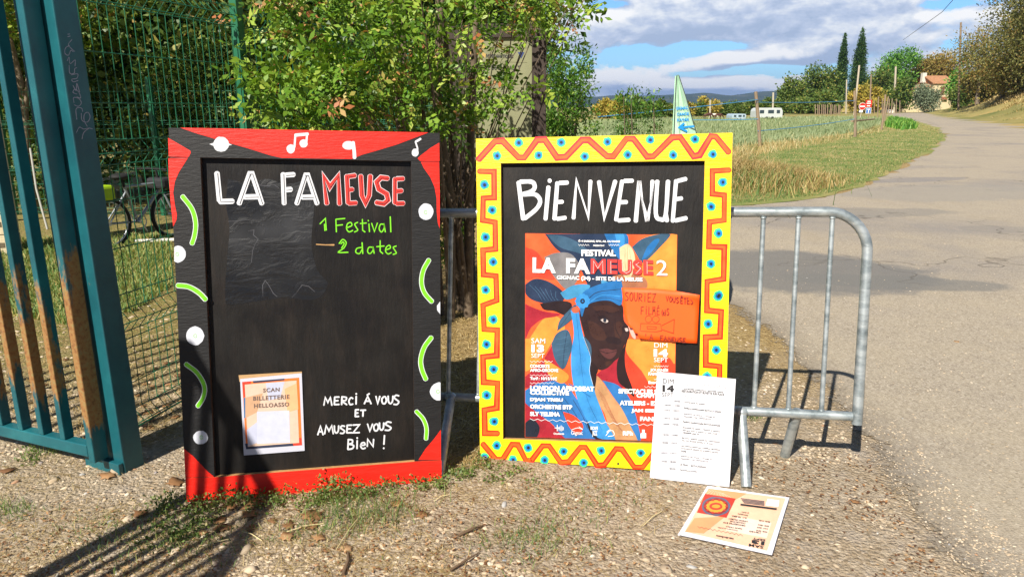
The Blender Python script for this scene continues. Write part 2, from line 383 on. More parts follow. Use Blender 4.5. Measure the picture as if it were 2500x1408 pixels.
def road_mat():
    m = bpy.data.materials.new('worn_asphalt'); m.use_nodes = True; b = NB(m.node_tree); p = m.node_tree.nodes['Principled BSDF']
    co = b.new('ShaderNodeTexCoord').outputs['Object']
    v = b.new('ShaderNodeTexVoronoi'); b.put(co, v.inputs['Vector']); v.inputs['Scale'].default_value = 95
    n0 = b.noise(co, .35, 5, .6, .6); n1 = b.noise(co, 1.9, 6, .65); n2 = b.noise(co, 190, 3, .7); n4 = b.noise(b.mapped(co, (3.2, .5, 1)), .8, 5, .6)
    c = b.ramp(v.outputs['Color'], [(0, S('#625a50')), (.3, S('#938a7e')), (.7, S('#b2a898')), (1, S('#cfc6b8'))])
    c = b.mix(.5, c, b.ramp(n2, [(.3, S('#766b5c')), (.7, S('#bfb29c'))]))
    c = b.mix(b.ramp(n1, [(.4, 0), (.7, .35)]), c, S('#b4a78e'))                # sandy dust
    c = b.mix(b.ramp(n0, [(.5, 0), (.66, .5)]), c, S('#77767a'))                # smoother bluish wear
    c = b.mix(b.ramp(n4, [(.55, 0), (.72, .3)]), c, S('#9a8d76'))
    def blob(cx, cy, rx, ry, col, k, rot=0):
        nonlocal c
        mp = b.new('ShaderNodeMapping', vector_type='TEXTURE'); b.put(co, mp.inputs[0]); mp.inputs['Location'].default_value = (cx, cy, 0); mp.inputs['Rotation'].default_value = (0, 0, rot); mp.inputs['Scale'].default_value = (rx, ry, 1)
        q = b.new('ShaderNodeVectorMath', operation='LENGTH'); b.put(mp.outputs[0], q.inputs[0])
        c = b.mix(b.ramp(b.m('ADD', q.outputs['Value'], b.m('MULTIPLY', b.m('SUBTRACT', n1, .5), .7)), [(.82, k), (1.0, 0)]), c, col)
    for px, rx, ry, col, k, rot in (((1930, 660), 1.25, .95, S('#6d6d6c'), .8, -.15), ((2180, 690), .9, .28, S('#74736f'), .7, -.2), ((2080, 520), 1.6, .5, S('#7c7a76'), .5, .1), ((2230, 440), 1.5, .4, S('#77767a'), .5, .3), ((2320, 470), 2.2, 1.2, S('#8f8b84'), .5, .3), ((2440, 560), .5, .3, S('#85807a'), .5, 0)):
        g = G(*px); blob(g[0], g[1], rx, ry, col, k, rot)
    vc = b.new('ShaderNodeTexVoronoi', feature='DISTANCE_TO_EDGE'); mpc = b.new('ShaderNodeVectorMath', operation='ADD'); b.put(co, mpc.inputs[0])
    dn = b.new('ShaderNodeTexNoise'); b.put(co, dn.inputs['Vector']); dn.inputs['Scale'].default_value = 2.2; b.put(dn.outputs['Color'], mpc.inputs[1]); b.put(mpc.outputs[0], vc.inputs['Vector']); vc.inputs['Scale'].default_value = .55
    crack = b.m('MULTIPLY', b.ramp(vc.outputs['Distance'], [(.0, 1), (.012, 0)]), b.ramp(n0, [(.45, 0), (.6, .75)]))
    c = b.mix(crack, c, S('#4b443a'))
    # worn edge: the asphalt thins out into the gravel
    x, y, z = b.sep(co)[:3]; dmin = None; E = [G(*q) for q in EDGE]
    for P, Q_ in zip(E[:-1], E[1:]):
        L = math.hypot(Q_[0]-P[0], Q_[1]-P[1]); ux_, uy_ = (Q_[0]-P[0])/L, (Q_[1]-P[1])/L
        dx, dy = b.m('SUBTRACT', x, float(P[0])), b.m('SUBTRACT', y, float(P[1]))
        t = b.m('MINIMUM', b.m('MAXIMUM', b.m('ADD', b.m('MULTIPLY', dx, ux_), b.m('MULTIPLY', dy, uy_)), 0.0), L)
        ex, ey = b.m('SUBTRACT', dx, b.m('MULTIPLY', t, ux_)), b.m('SUBTRACT', dy, b.m('MULTIPLY', t, uy_)); d_ = b.m('SQRT', b.m('ADD', b.m('MULTIPLY', ex, ex), b.m('MULTIPLY', ey, ey)))
        sg = b.m('SIGN', b.m('SUBTRACT', b.m('MULTIPLY', dx, uy_), b.m('MULTIPLY', dy, ux_))); d_ = b.m('MULTIPLY', d_, sg)
        if dmin is None: dmin = d_
        else:
            k = b.m('LESS_THAN', b.m('ABSOLUTE', d_), b.m('ABSOLUTE', dmin)); dmin = b.m('ADD', b.m('MULTIPLY', d_, k), b.m('MULTIPLY', dmin, b.m('SUBTRACT', 1.0, k)))
    n5 = b.noise(co, 6.5, 6, .7); n6 = b.noise(co, 60, 4, .7)
    alpha = b.ramp(b.m('ADD', b.m('ADD', b.m('MULTIPLY', dmin, 3.2), .5), b.m('ADD', b.m('MULTIPLY', b.m('SUBTRACT', n5, .5), 1.3), b.m('MULTIPLY', b.m('SUBTRACT', n6, .5), 1.1))), [(.42, 0), (.58, 1)])
    c = b.mix(b.ramp(dmin, [(.02, .38), (.22, 0)]), c, S('#62584c'))
    b.put(c, p.inputs['Base Color']); p.inputs['Roughness'].default_value = .9; p.inputs['Specular IOR Level'].default_value = .25
    p.inputs['Alpha'].default_value = 1; b.put(alpha, p.inputs['Alpha'])
    bn = b.new('ShaderNodeBump'); bn.inputs['Strength'].default_value = .55; bn.inputs['Distance'].default_value = .006
    b.put(b.m('ADD', v.outputs['Distance'], b.m('ADD', n2, b.m('MULTIPLY', crack, -2.0))), bn.inputs['Height']); b.l.new(bn.outputs[0], p.inputs['Normal']); return m
ROADP = rough_poly(gpath(ROAD_L+ROAD_R), .025, .0075)
sheet('road', ROADP, .004, road_mat())

def grass_mat(name, stops, scale):
    m = bpy.data.materials.new(name); m.use_nodes = True; b = NB(m.node_tree); p = m.node_tree.nodes['Principled BSDF']
    co = b.new('ShaderNodeTexCoord').outputs['Object']
    n = b.m('ADD', b.m('MULTIPLY', b.noise(co, scale, 6, .65), .65), b.m('MULTIPLY', b.noise(co, scale*11, 5, .7), .35))
    b.put(b.ramp(n, stops), p.inputs['Base Color']); p.inputs['Roughness'].default_value = .95; p.inputs['Specular IOR Level'].default_value = .1
    bn = b.new('ShaderNodeBump'); bn.inputs['Strength'].default_value = 1; bn.inputs['Distance'].default_value = .05
    b.put(b.noise(co, scale*14, 5, .7), bn.inputs['Height']); b.l.new(bn.outputs[0], p.inputs['Normal']); return m
VERGE = gpath(ROAD_L[1:]+[(2150, 283), (2000, 292), (1700, 294), (1430, 296)])+[np.array([-2.0, 40.0]), np.array([1.0, 11.0]), np.array([2.0, 10.2])]
sheet('verge', rough_poly(VERGE, .03, .006), .008, grass_mat('verge_turf', [(.3, S('#5a6e38')), (.45, S('#7f8a4e')), (.58, S('#a89a66')), (.75, S('#c4b080'))], .8))
FIELD = gpath([(1700, 372), (1790, 362), (1860, 348), (1960, 342), (2085, 322), (2150, 304), (2155, 290), (2100, 284), (1900, 286), (1640, 288), (1430, 292)])+[np.array([1.0, 30.0]), np.array([3.0, 24.0])]
sheet('field', rough_poly(FIELD, .05, .004), .012, grass_mat('field_crop', [(.3, S('#76844f')), (.5, S('#93a06c')), (.62, S('#a8a878')), (.75, S('#b9a677'))], .5))

def hills():
    m = bpy.data.materials.new('wooded_hills'); m.use_nodes = True; b = NB(m.node_tree); p = m.node_tree.nodes['Principled BSDF']
    co = b.new('ShaderNodeTexCoord').outputs['Object']
    b.put(b.ramp(b.noise(co, .006, 7, .65), [(.4, S('#26361f')), (.55, S('#324026')), (.7, S('#5e5c40'))]), p.inputs['Base Color']); p.inputs['Roughness'].default_value = 1
    xs = np.linspace(-2600, 3600, 240); ys = np.linspace(2300, 4300, 40); X, Y = np.meshgrid(xs, ys)
    prof = [(-3000, 60), (600, 240), (1300, 236), (1473, 236), (1522, 235), (1595, 236), (1651, 230), (1690, 229), (1742, 235), (1780, 234), (1840, 227), (1890, 224), (1990, 226), (2150, 214), (2400, 200), (5000, 60)]
    pa = np.array([(a-1250)/FPX*3300/.97 for a, _ in prof]); ph = np.array([(263-(c if 600 <= a <= 2400 else 210))/FPX*3300+1.4 for a, c in prof])
    r = np.interp(X*3300/Y, pa, ph)*1.0; r = r+4*np.sin(X*.011+2)*np.sin(Y*.004)+2.2*np.sin(X*.031)
    Zz = r*sstep((Y-2300)/1000)*sstep((4350-Y)/1000)-3
    ny, nx = X.shape; i = np.arange(nx*ny).reshape(ny, nx); F = np.stack([i[:-1, :-1].ravel(), i[:-1, 1:].ravel(), i[1:, 1:].ravel(), i[1:, :-1].ravel()], 1)
    tag(link('hills', np_mesh('hills', np.stack([X.ravel(), Y.ravel(), Zz.ravel()], 1), F, [m], smooth=True)), kind='structure')
hills()

def inside(P, x, y):
    P = np.array([p[:2] for p in P]); r = np.zeros(len(x), bool); j = len(P)-1
    for i in range(len(P)):
        c = ((P[i, 1] > y) != (P[j, 1] > y)) & (x < (P[j, 0]-P[i, 0])*(y-P[i, 1])/(P[j, 1]-P[i, 1]+1e-12)+P[i, 0]); r ^= c; j = i
    return r

# ------------------------------------------------------------------ vegetation builders
def unit(v): return v/np.maximum(1e-9, np.linalg.norm(v, axis=-1, keepdims=True))
def leaf_quads(P, L, W, axis=None, fold=.18, tilt=None):
    """pointed leaves: four corners, base at P, along axis"""
    n = len(P); a = unit(rng.normal(size=(n, 3))) if axis is None else unit(axis)
    s = unit(np.cross(a, unit(rng.normal(size=(n, 3))) if tilt is None else tilt)); up = np.cross(s, a)
    L = np.broadcast_to(L, (n,))[:, None]; W = np.broadcast_to(W, (n,))[:, None]
    V = np.stack([P, P+a*L*.5+s*W*.5+up*W*fold, P+a*L, P+a*L*.5-s*W*.5+up*W*fold], 1)
    return V.reshape(-1, 3), np.arange(n*4).reshape(n, 4)
def blades(x, y, h, w, lean=.35, z=None, curl=.5):
    n = len(x); a = rng.uniform(0, 2*pi, n); d = np.stack([np.cos(a), np.sin(a), np.zeros(n)], 1); q = rng.uniform(0, 2*pi, n); s = np.stack([np.cos(q), np.sin(q), np.zeros(n)], 1)
    b = np.stack([x, y, zfun(x, y) if z is None else z], 1); h = np.broadcast_to(h, (n,))[:, None]; w = np.broadcast_to(w, (n,))[:, None]; l = (lean*rng.uniform(.2, 1.6, n))[:, None]
    m = b+d*h*l*.35+np.array([0, 0, 1])*h*.6; t = b+d*h*l+np.array([0, 0, 1])*h*np.clip(1-l*curl*.6, .1, 1)
    V = np.stack([b-s*w/2, b+s*w/2, m+s*w*.35, m-s*w*.35, t], 1).reshape(-1, 3); k = np.arange(n)*5
    F = np.concatenate([np.stack([k, k+1, k+2, k+3], 1), np.stack([k+3, k+2, k+4, k+4], 1)])
    return V, F
def blade_obj(name, x, y, h, w, m, lean=.35, tint=None, z=None):
    V, F = blades(np.asarray(x), np.asarray(y), h, w, lean, z); n = len(x)
    me = bpy.data.meshes.new(name); q = F[:n]; t = F[n:, :3]
    me.from_pydata([], [], []) ; me.vertices.add(len(V)); me.vertices.foreach_set('co', V.astype(np.float32).ravel())
    loops = np.concatenate([q.ravel(), t.ravel()]).astype(np.int32); me.loops.add(len(loops)); me.loops.foreach_set('vertex_index', loops)
    me.polygons.add(2*n); me.polygons.foreach_set('loop_start', np.concatenate([np.arange(n)*4, 4*n+np.arange(n)*3]).astype(np.int32))
    me.materials.append(m); a = me.attributes.new('tint', 'FLOAT', 'POINT'); a.data.foreach_set('value', np.repeat(rng.uniform(0, 1, n) if tint is None else tint, 5).astype(np.float32))
    me.update(calc_edges=True); me.validate()
    return tag(link(name, me), kind='stuff')

def crown_points(clumps, n, sub=26, tight=.22):
    """points gathered in small sprays inside a set of ellipsoids"""
    W = np.array([c[3]*c[4]*c[5] for c in clumps])**.7; W /= W.sum(); out = []; ce = []
    for c, w in zip(clumps, W):
        k = max(3, int(n*w/sub)); d = unit(rng.normal(size=(k, 3))); r = rng.uniform(.25, 1, (k, 1))**.45
        S0 = np.array(c[:3])+d*r*np.array(c[3:6])
        idx = rng.integers(0, k, int(n*w)); out.append(S0[idx]+rng.normal(size=(len(idx), 3))*tight*min(c[3:6])); ce.append(np.repeat([c[:3]], len(idx), 0))
    return np.concatenate(out), np.concatenate(ce)
def trunk_mb(mb, base, top, r0, r1, limbs=(), m=0, bend=.08):
    base, top = arrs((base, top)); n = 7; P = []
    for i in range(n+1):
        t = i/n; P.append(base+(top-base)*t+np.array([sin(t*5+base[0]*3), cos(t*4+base[1]), 0])*bend*np.linalg.norm(top-base)*t*(1-t))
    mb.tube(P, [r0+(r1-r0)*i/n for i in range(n+1)], m, 8)
    for l in limbs:
        l = np.asarray(l, float); t = min(.9, max(.35, (l[2]-base[2])/(top[2]-base[2]+1e-6)*.6)); s = P[int(t*n)]; mid = (s+l)/2+np.array([0, 0, .12*np.linalg.norm(l-s)])
        mb.tube([s, mid, l], [r1*1.0+.25*r0, r1*.8, r1*.3], m, 6)
def tree(name, label, cat, base, H, clumps, n, leaf, m, r0=.12, bark=None, group=None, sub=26, tight=.22, limbs=True, asp=.55, down=0.0):
    """clumps are relative to the base, in units of the height"""
    base = np.asarray(base, float); T = empty(name, base, label, cat, group)
    cl = [(base[0]+c[0]*H, base[1]+c[1]*H, base[2]+c[2]*H, c[3]*H, c[4]*H, c[5]*H) for c in clumps]
    P, ce = crown_points(cl, n, sub, tight); k = P[:, 2] > base[2]+.01; P, ce = P[k], ce[k]; ax = unit(unit(P-ce)*.7+rng.normal(size=P.shape)*.8+np.array([0, 0, -down]))
    V, F = leaf_quads(P, leaf*rng.uniform(.6, 1.3, len(P)), leaf*asp*rng.uniform(.7, 1.2, len(P)), ax)
    cid = (np.sin(ce.sum(1)*7.7)*.5+.5)*.3; tint = np.clip(np.repeat(rng.normal(.42, .2, len(P))+cid*.5, 4), 0, 1)
    link('crown', np_mesh('crown', V-base, F, [m], tint=tint), T)
    mb = MB(); top = max(cl, key=lambda c: c[2]); big = sorted(cl, key=lambda c: -c[3])[:6]
    trunk_mb(mb, base-np.array([0, 0, .05]), (top[0], top[1], top[2]), r0, r0*.25, [c[:3] for c in big] if limbs else [])
    mb.build('trunk', bark or mat('bark', S('#6b5b4a'), .9, var=.3, bump=.6), T)
    return T
def blobs(n, zc, rx, rz, r, flat=1.0, seed=0):
    g = np.random.default_rng(seed); o = []
    for i in range(n):
        d = g.normal(size=3); d /= np.linalg.norm(d); q = g.uniform(.35, .85)
        k = r*g.uniform(.7, 1.3); o.append((d[0]*rx*q, d[1]*rx*q*flat, zc+d[2]*rz*q, k, k, k*.85))
    return o
# ------------------------------------------------------------------ painted boards
FIT_R = dict(o=(-.139, 2.728, -.0103), yaw=-.1885, lean=.1686, tw=.0246); FIT_L = dict(o=(-1.1977, 2.3883, .0105), yaw=.1643, lean=.1537, tw=-.0239)
def board_plane(f):
    e = np.array([cos(f['yaw']), sin(f['yaw']), 0]); n = np.array([-sin(f['yaw']), cos(f['yaw']), 0])
    v = np.array([n[0]*sin(f['lean']), n[1]*sin(f['lean']), cos(f['lean'])])
    return Plane(f['o'], e*cos(f['tw'])+v*sin(f['tw']), v*cos(f['tw'])-e*sin(f['tw']))
PL, PR = board_plane(FIT_L), board_plane(FIT_R)
TH, REC = .034, -.022                                   # frame thickness, recess of the panel
def wood_paint(name, h, k=1.0, rough=.45): return mat(name, S(h, k), rough, var=.16, vscale=7, bump=.22, bscale=26, stretch=(1, 1, 6))
RED, BLACK, YEL = wood_paint('red_paint', '#f0200f'), wood_paint('black_paint', '#17171a', .55, .55), wood_paint('yellow_paint', '#fcd800')
WHITE, GREEN = mat('white_paint', S('#e2e4ea', .9), .5, var=.16, vscale=22, stretch=(1, 1, .4)), mat('green_paint', S('#78d420'), .45, var=.22, vscale=20)
ORAN, MAGR = mat('orange_paint', S('#f95c16'), .45, var=.25, vscale=30), mat('crimson_paint', S('#ea2030'), .45, var=.28, vscale=30)
SCAR = mat('scarlet_paint', S('#ee260a'), .45, var=.25, vscale=30)
CYA, BLUP, DOTB = mat('mint_paint', S('#35d890'), .45), mat('blue_paint', S('#1577c4'), .4), mat('dark_dot', S('#14202c'), .4)
RAW = mat('raw_wood', S('#b98f5c'), .8, var=.2, vscale=30, bump=.3); RAWD = mat('stained_edge', S('#4a3020'), .8, var=.3, vscale=30)
def chalk_mat():
    m = bpy.data.materials.new('chalkboard_black'); m.use_nodes = True; b = NB(m.node_tree); p = m.node_tree.nodes['Principled BSDF']
    co = b.new('ShaderNodeTexCoord').outputs['Object']
    n1 = b.noise(b.mapped(co, (9, 9, 1.6)), 2.2, 6, .65); n2 = b.noise(b.mapped(co, (60, 60, 3)), 1.5, 5, .7); n3 = b.noise(co, 5, 6, .6)
    c = b.ramp(n1, [(.3, S('#0b0908')), (.5, S('#120f0d')), (.68, S('#1f1915')), (.85, S('#2c241f'))])
    c = b.mix(b.ramp(n2, [(.5, 0), (.75, .35)]), c, S('#241d18')); c = b.mix(b.ramp(n3, [(.5, 0), (.7, .5)]), c, S('#131316'))
    b.put(c, p.inputs['Base Color']); b.put(b.ramp(n3, [(.35, .6), (.6, .4)]), p.inputs['Roughness']); p.inputs['Specular IOR Level'].default_value = .35
    bn = b.new('ShaderNodeBump'); bn.inputs['Strength'].default_value = .35; bn.inputs['Distance'].default_value = .004; b.put(n2, bn.inputs['Height']); b.l.new(bn.outputs[0], p.inputs['Normal']); return m
CHALK = chalk_mat()
def slab(mb, pl, pts, d0, d1, m=0, ms=None):            # polygon in pixels, extruded between two depths along the normal
    F = [pl.px(p, d1) for p in pts]; B = [q-pl.n*(d1-d0) for q in F]; n = len(pts)
    mb.add(F, [tuple(range(n))], m); mb.add(B, [tuple(range(n))[::-1]], m if ms is None else ms)
    for i in range(n):
        j = (i+1) % n; mb.add([F[i], F[j], B[j], B[i]], [(0, 1, 2, 3)], m if ms is None else ms)
def paint(pl, name, T, mats, fn):
    mb = MB(); fn(mb); return mb.build(name, mats, T)

# left board: black and red frame with music notes, records and green arcs
L_TL, L_TR, L_BR, L_BL = (411.5, 312), (1073, 325), (1078, 1180), (455, 1224)
LI_TL, LI_TR, LI_BR, LI_BL = (488.5, 384.5), (1003.5, 393.5), (1012, 1126), (524, 1164)
def lerp(a, b, t): return (a[0]+(b[0]-a[0])*t, a[1]+(b[1]-a[1])*t)
def lat(a, b, y): t = (y-a[1])/(b[1]-a[1]); return lerp(a, b, t)
LB = empty('painted_board', PL.px((766, 1200)), 'black and red painted chalkboard with white music notes and green arcs beside the gate', 'chalkboard')
ltop = [L_TL, L_TR, lat(L_TR, L_BR, 394.5), LI_TR, LI_TL, lat(L_TL, L_BL, 383)]
lbot = [lat(L_BL, L_TL, 1166), LI_BL, LI_BR, lat(L_BR, L_TR, 1123), L_BR, L_BL]
lls = [lat(L_TL, L_BL, 383.8), (LI_TL[0], LI_TL[1]+.6), (LI_BL[0], LI_BL[1]-.6), lat(L_BL, L_TL, 1165.2)]
lrs = [(LI_TR[0], LI_TR[1]+.6), lat(L_TR, L_BR, 395.2), lat(L_BR, L_TR, 1122.2), (LI_BR[0], LI_BR[1]-.6)]
mb = MB(); slab(mb, PL, ltop, -TH, 0, 0, 2)
poly(mb, PL, Z1([(120, 66), (1000, 83), (1935, 101), (1860, 130), (1700, 190), (1550, 235), (1450, 263), (1375, 294), (1100, 290), (862, 286), (780, 268), (600, 212), (480, 178), (360, 143), (240, 108)]), .0006, 1)
mb.build('top_rail', [BLACK, RED, RAWD], LB)
mb = MB(); slab(mb, PL, lls, -TH, 0, 0, 2)
poly(mb, PL, Z1([(33, 289), (36, 420), (51, 620), (68, 788), (92, 740), (95, 700), (80, 630), (68, 540), (80, 460), (110, 390), (160, 312), (176, 286)]), .0006, 1)
poly(mb, PL, Z2([(138, 970), (147, 1168), (345, 1163), (300, 1125), (260, 1082), (200, 1020)]), .0006, 1)
mb.build('left_stile', [BLACK, RED, RAWD], LB)
for q in ([(31, 140), (36, 276), (182, 279), (197, 248), (193, 234)], [(2014, 176), (2016, 310), (1874, 308), (1856, 290), (1880, 268), (1950, 214)]): mb = MB(); poly(mb, PL, Z1(q), .0006, 0); mb.build('painted_corner', RED, LB)
mb = MB(); slab(mb, PL, lrs, -TH, 0, 0, 2)
poly(mb, PL, Z1([(2013, 316), (1880, 316), (1900, 358), (1950, 430), (1980, 500), (1995, 580), (1996, 680), (2004, 760), (2017, 803), (2018, 560)]), .0006, 1)
poly(mb, PL, Z2([(1904, 840), (1860, 900), (1800, 970), (1755, 1040), (1750, 1047), (1905, 1047)]), .0006, 1)
mb.build('right_stile', [BLACK, RED, RAWD], LB)
mb = MB(); slab(mb, PL, lbot, -TH, 0, 0, 1); mb.build('bottom_rail', [RED, RAW], LB)
def grow(q, k): c = np.mean(q, 0); return [tuple(c+(np.array(p)-c)*k) for p in q]
mb = MB(); slab(mb, PL, grow([LI_TL, LI_TR, LI_BR, LI_BL], 1.06), -TH-.006, REC, 0); mb.build('chalk_panel', CHALK, LB)
def note_pair(mb):
    poly(mb, PL, Z1(ell(928, 221, 31, 33)), .0010); poly(mb, PL, Z1(ell(1022, 181, 30, 30)), .0010)
    stroke(mb, PL, Z1([(955, 210), (962, 122)]), 5, .0013); stroke(mb, PL, Z1([(1042, 176), (1047, 118)]), 5, .0013); stroke(mb, PL, Z1([(960, 121), (1054, 112)]), 7.5, .0016)
def note_flag(mb):
    poly(mb, PL, Z1(ell(1350, 195, 45, 32)), .0010); stroke(mb, PL, Z1([(1384, 172), (1392, 235), (1395, 288)]), 8.5, .0013)
def note_small(mb):
    poly(mb, PL, Z1(ell(1838, 248, 25, 30)), .0010); stroke(mb, PL, Z1([(1855, 240), (1855, 215), (1840, 168)]), 4, .0013); stroke(mb, PL, Z1([(1842, 168), (1858, 160), (1878, 147)]), 5.5, .0016)
for f in (note_pair, note_flag, note_small): paint(PL, 'music_note', LB, WHITE, f)
def planet(mb): poly(mb, PL, Z1(ell(418, 187, 57, 55, 24)), .0010); poly(mb, PL, Z1([(332, 186), (365, 176), (420, 172), (470, 178), (499, 192), (460, 200), (410, 203), (360, 198)]), .0013)
paint(PL, 'ringed_disc', LB, WHITE, planet)
DW = mat('record_white', S('#dfe3ee', .85), .5, var=.1, vscale=60)
for zf, e, clip, hole in ((Z1, ell(103, 989, 57, 62), ('l', 76), (98, 990)), (Z1, ell(1917, 680, 55, 61), None, (1914, 684)), (Z1, ell(2048, 1382, 52, 50), ('r', 2021), None), (Z2, ell(215, 195, 62, 65), None, (216, 196)),
                          (Z2, ell(253, 893, 51, 47), None, (258, 892)), (Z2, ell(1893, 577, 63, 62), ('r', 1902), (1884, 578))):
    if clip: e = clipx(e, clip[1], clip[0] == 'l')
    def f(mb):
        poly(mb, PL, zf(e), .0010)
        if hole: stroke(mb, PL, zf([(hole[0]+11*cos(t), hole[1]+12*sin(t)) for t in np.linspace(0, 5.9, 12)]), 1.1, .0014, 1)
    paint(PL, 'painted_disc', LB, [DW, GREEN], f)
for zf, w, pts in ((Z1, 31, [(135, 566), (205, 660), (232, 760), (225, 850), (205, 915)]), (Z1, 33, [(98, 1218), (180, 1228), (255, 1270), (306, 1322)]), (Z1, 30, [(1940, 1030), (1897, 1110), (1885, 1200), (1908, 1275), (1962, 1338)]),
                   (Z2, 29, [(150, 388), (228, 450), (278, 540), (270, 620), (232, 680)]), (Z2, 29, [(1840, 205), (1790, 275), (1766, 360), (1775, 430), (1802, 495)]), (Z2, 25, [(1734, 712), (1782, 765), (1805, 830), (1802, 905)])):
    sc = 2.9957 if zf is Z1 else 2.8157
    def f(mb): stroke(mb, PL, zf(pts), w/sc+2.2, .0008, 1, True, .02); stroke(mb, PL, zf(pts), w/sc-1.0, .0012, 0, True, .05)
    paint(PL, 'painted_arc', LB, [GREEN, WHITE], f)
# lettering on the panel
KN = mat('letter_inner', S('#23252c', .7), .6)
def title(mb):
    def let(sts, m, w=12.2):
        for i, s in enumerate(sts):
            if m == 2: stroke(mb, PL, Z1(s), w+2.6, REC+.0006, 0, False, .03)
            stroke(mb, PL, Z1(s), w, REC+.0010+.0002*i, m, False, .05)
        for i, s in enumerate(sts): stroke(mb, PL, Z1([(x+5, y+3) for x, y in s]), 1.25, REC+.0024+.0001*i, 1, False, .2)
    let([[(388, 395), (408, 600)], [(410, 606), (505, 603)]], 0, 13.5)
    let([[(550, 622), (628, 402), (645, 402), (718, 622)], [(590, 572), (690, 570)]], 0, 12.5); let([[(872, 402), (880, 622)], [(890, 412), (952, 408)], [(890, 520), (932, 516)]], 0, 12.5)
    let([[(972, 622), (1038, 412), (1052, 412), (1122, 622)], [(1010, 574), (1090, 572)]], 0, 12.5)
    let([[(1192, 622), (1167, 416), (1214, 500), (1276, 416), (1285, 625)]], 2, 10.5); let([[(1338, 416), (1348, 618)], [(1350, 422), (1400, 415)], [(1350, 520), (1382, 517)], [(1352, 618), (1408, 615)]], 2, 10)
    let([[(1440, 416), (1448, 560), (1475, 618), (1502, 560), (1510, 416)]], 2, 10.5); let([[(1640, 436), (1588, 430), (1556, 462), (1572, 515), (1630, 550), (1640, 595), (1608, 622), (1552, 612)]], 2, 11)
    let([[(1690, 438), (1690, 618)], [(1702, 440), (1752, 438)], [(1702, 530), (1742, 526)], [(1702, 620), (1755, 618)]], 2, 10)
REDL = mat('red_lettering', S('#e03128'), .5, var=.1, vscale=40)
paint(PL, 'title_lettering', LB, [WHITE, KN, REDL], title)
def dates(mb):
    q = [[(1142, 768), (1182, 728), (1188, 815)], [(1175, 770), (1178, 818)], [(1258, 735), (1262, 828)], [(1258, 735), (1325, 729)], [(1262, 780), (1308, 775)], [(1338, 797), (1375, 780), (1366, 758), (1342, 770), (1337, 805), (1355, 827), (1382, 816)],
         [(1418, 757), (1396, 770), (1408, 795), (1418, 815), (1394, 828)], [(1452, 735), (1454, 815), (1472, 828)], [(1436, 766), (1482, 762)], [(1500, 768), (1504, 826)], [(1494, 742), (1497, 748)], [(1520, 764), (1540, 825), (1562, 762)],
         [(1612, 772), (1585, 772), (1575, 805), (1592, 828), (1612, 798), (1610, 770), (1620, 828)], [(1656, 716), (1660, 828)],
         [(1282, 912), (1308, 882), (1334, 905), (1316, 945), (1276, 976), (1348, 976)], [(1295, 915), (1310, 900), (1318, 915), (1300, 945)], [(1448, 940), (1412, 948), (1404, 975), (1430, 986), (1450, 955)], [(1450, 905), (1455, 986)],
         [(1530, 940), (1500, 940), (1490, 970), (1508, 986), (1530, 960), (1530, 938), (1538, 984)], [(1582, 890), (1582, 968), (1602, 986)], [(1556, 935), (1612, 930)], [(1625, 958), (1656, 945), (1650, 925), (1628, 938), (1622, 968), (1640, 988), (1664, 978)], [(1700, 930), (1678, 940), (1690, 962), (1700, 982), (1676, 992)]]
    return q
DQ = dates(None)
for part in (DQ[:14], DQ[14:]):
    mb = MB()
    for i, s in enumerate(part): stroke(mb, PL, Z1(s), 2.9, REC+.0008+.0002*(i % 4), 0, len(s) > 3)
    mb.build('date_lettering', GREEN, LB)
def thanks(mb):
    def ln(w, bx): hand(mb, PL, w, [tuple(v for p in Z2([(a, b), (c, d)]) for v in p) for a, b, c, d in bx], 3.9, REC+.0009)
    ln('MERCI', [(1100, 618, 1155, 672), (1172, 615, 1205, 668), (1222, 612, 1258, 668), (1272, 620, 1300, 668), (1310, 592, 1335, 665)]); ln('Á', [(1378, 610, 1425, 662)])
    ln('VOUS', [(1458, 610, 1485, 662), (1497, 612, 1530, 662), (1542, 608, 1575, 660), (1580, 602, 1618, 668)]); ln('ET', [(1316, 702, 1340, 750), (1352, 705, 1388, 748)])
    ln('AMUSEZ', [(1058, 815, 1095, 875), (1105, 812, 1165, 868), (1172, 812, 1202, 862), (1212, 812, 1245, 866), (1258, 808, 1292, 862), (1300, 805, 1345, 862)])
    ln('VOUS', [(1400, 800, 1435, 850), (1442, 800, 1475, 848), (1482, 792, 1512, 842), (1520, 785, 1565, 845)]); ln('BIeN', [(1265, 905, 1305, 975), (1318, 895, 1340, 970), (1350, 910, 1388, 970), (1398, 905, 1442, 955)]); ln('!', [(1500, 878, 1528, 970)])
paint(PL, 'thanks_lettering', LB, WHITE, thanks)
for s in ([(470, 750), (540, 748), (610, 738), (640, 745), (645, 770)], [(620, 820), (660, 812), (655, 850), (690, 880), (665, 920), (650, 960), (640, 1050)], [(725, 1300), (722, 1215), (742, 1182), (770, 1220), (800, 1275), (828, 1300)], [(938, 1305), (970, 1270), (1010, 1215), (1060, 1225), (1105, 1265)], [(700, 485), (760, 492), (800, 480), (840, 505)]):
    mb = MB(); stroke(mb, PL, Z1(s), 1.1, REC+.0006, 0, False, .6); mb.build('surface_scratch', mat('scratch_grey', S('#4a4a50'), .6), LB)
mb = MB(); stroke(mb, PL, Z1([(1115, 918), (1180, 922), (1245, 922)]), 3, REC+.0006, 0, False, .4); mb.build('surface_scratch', RAW, LB)

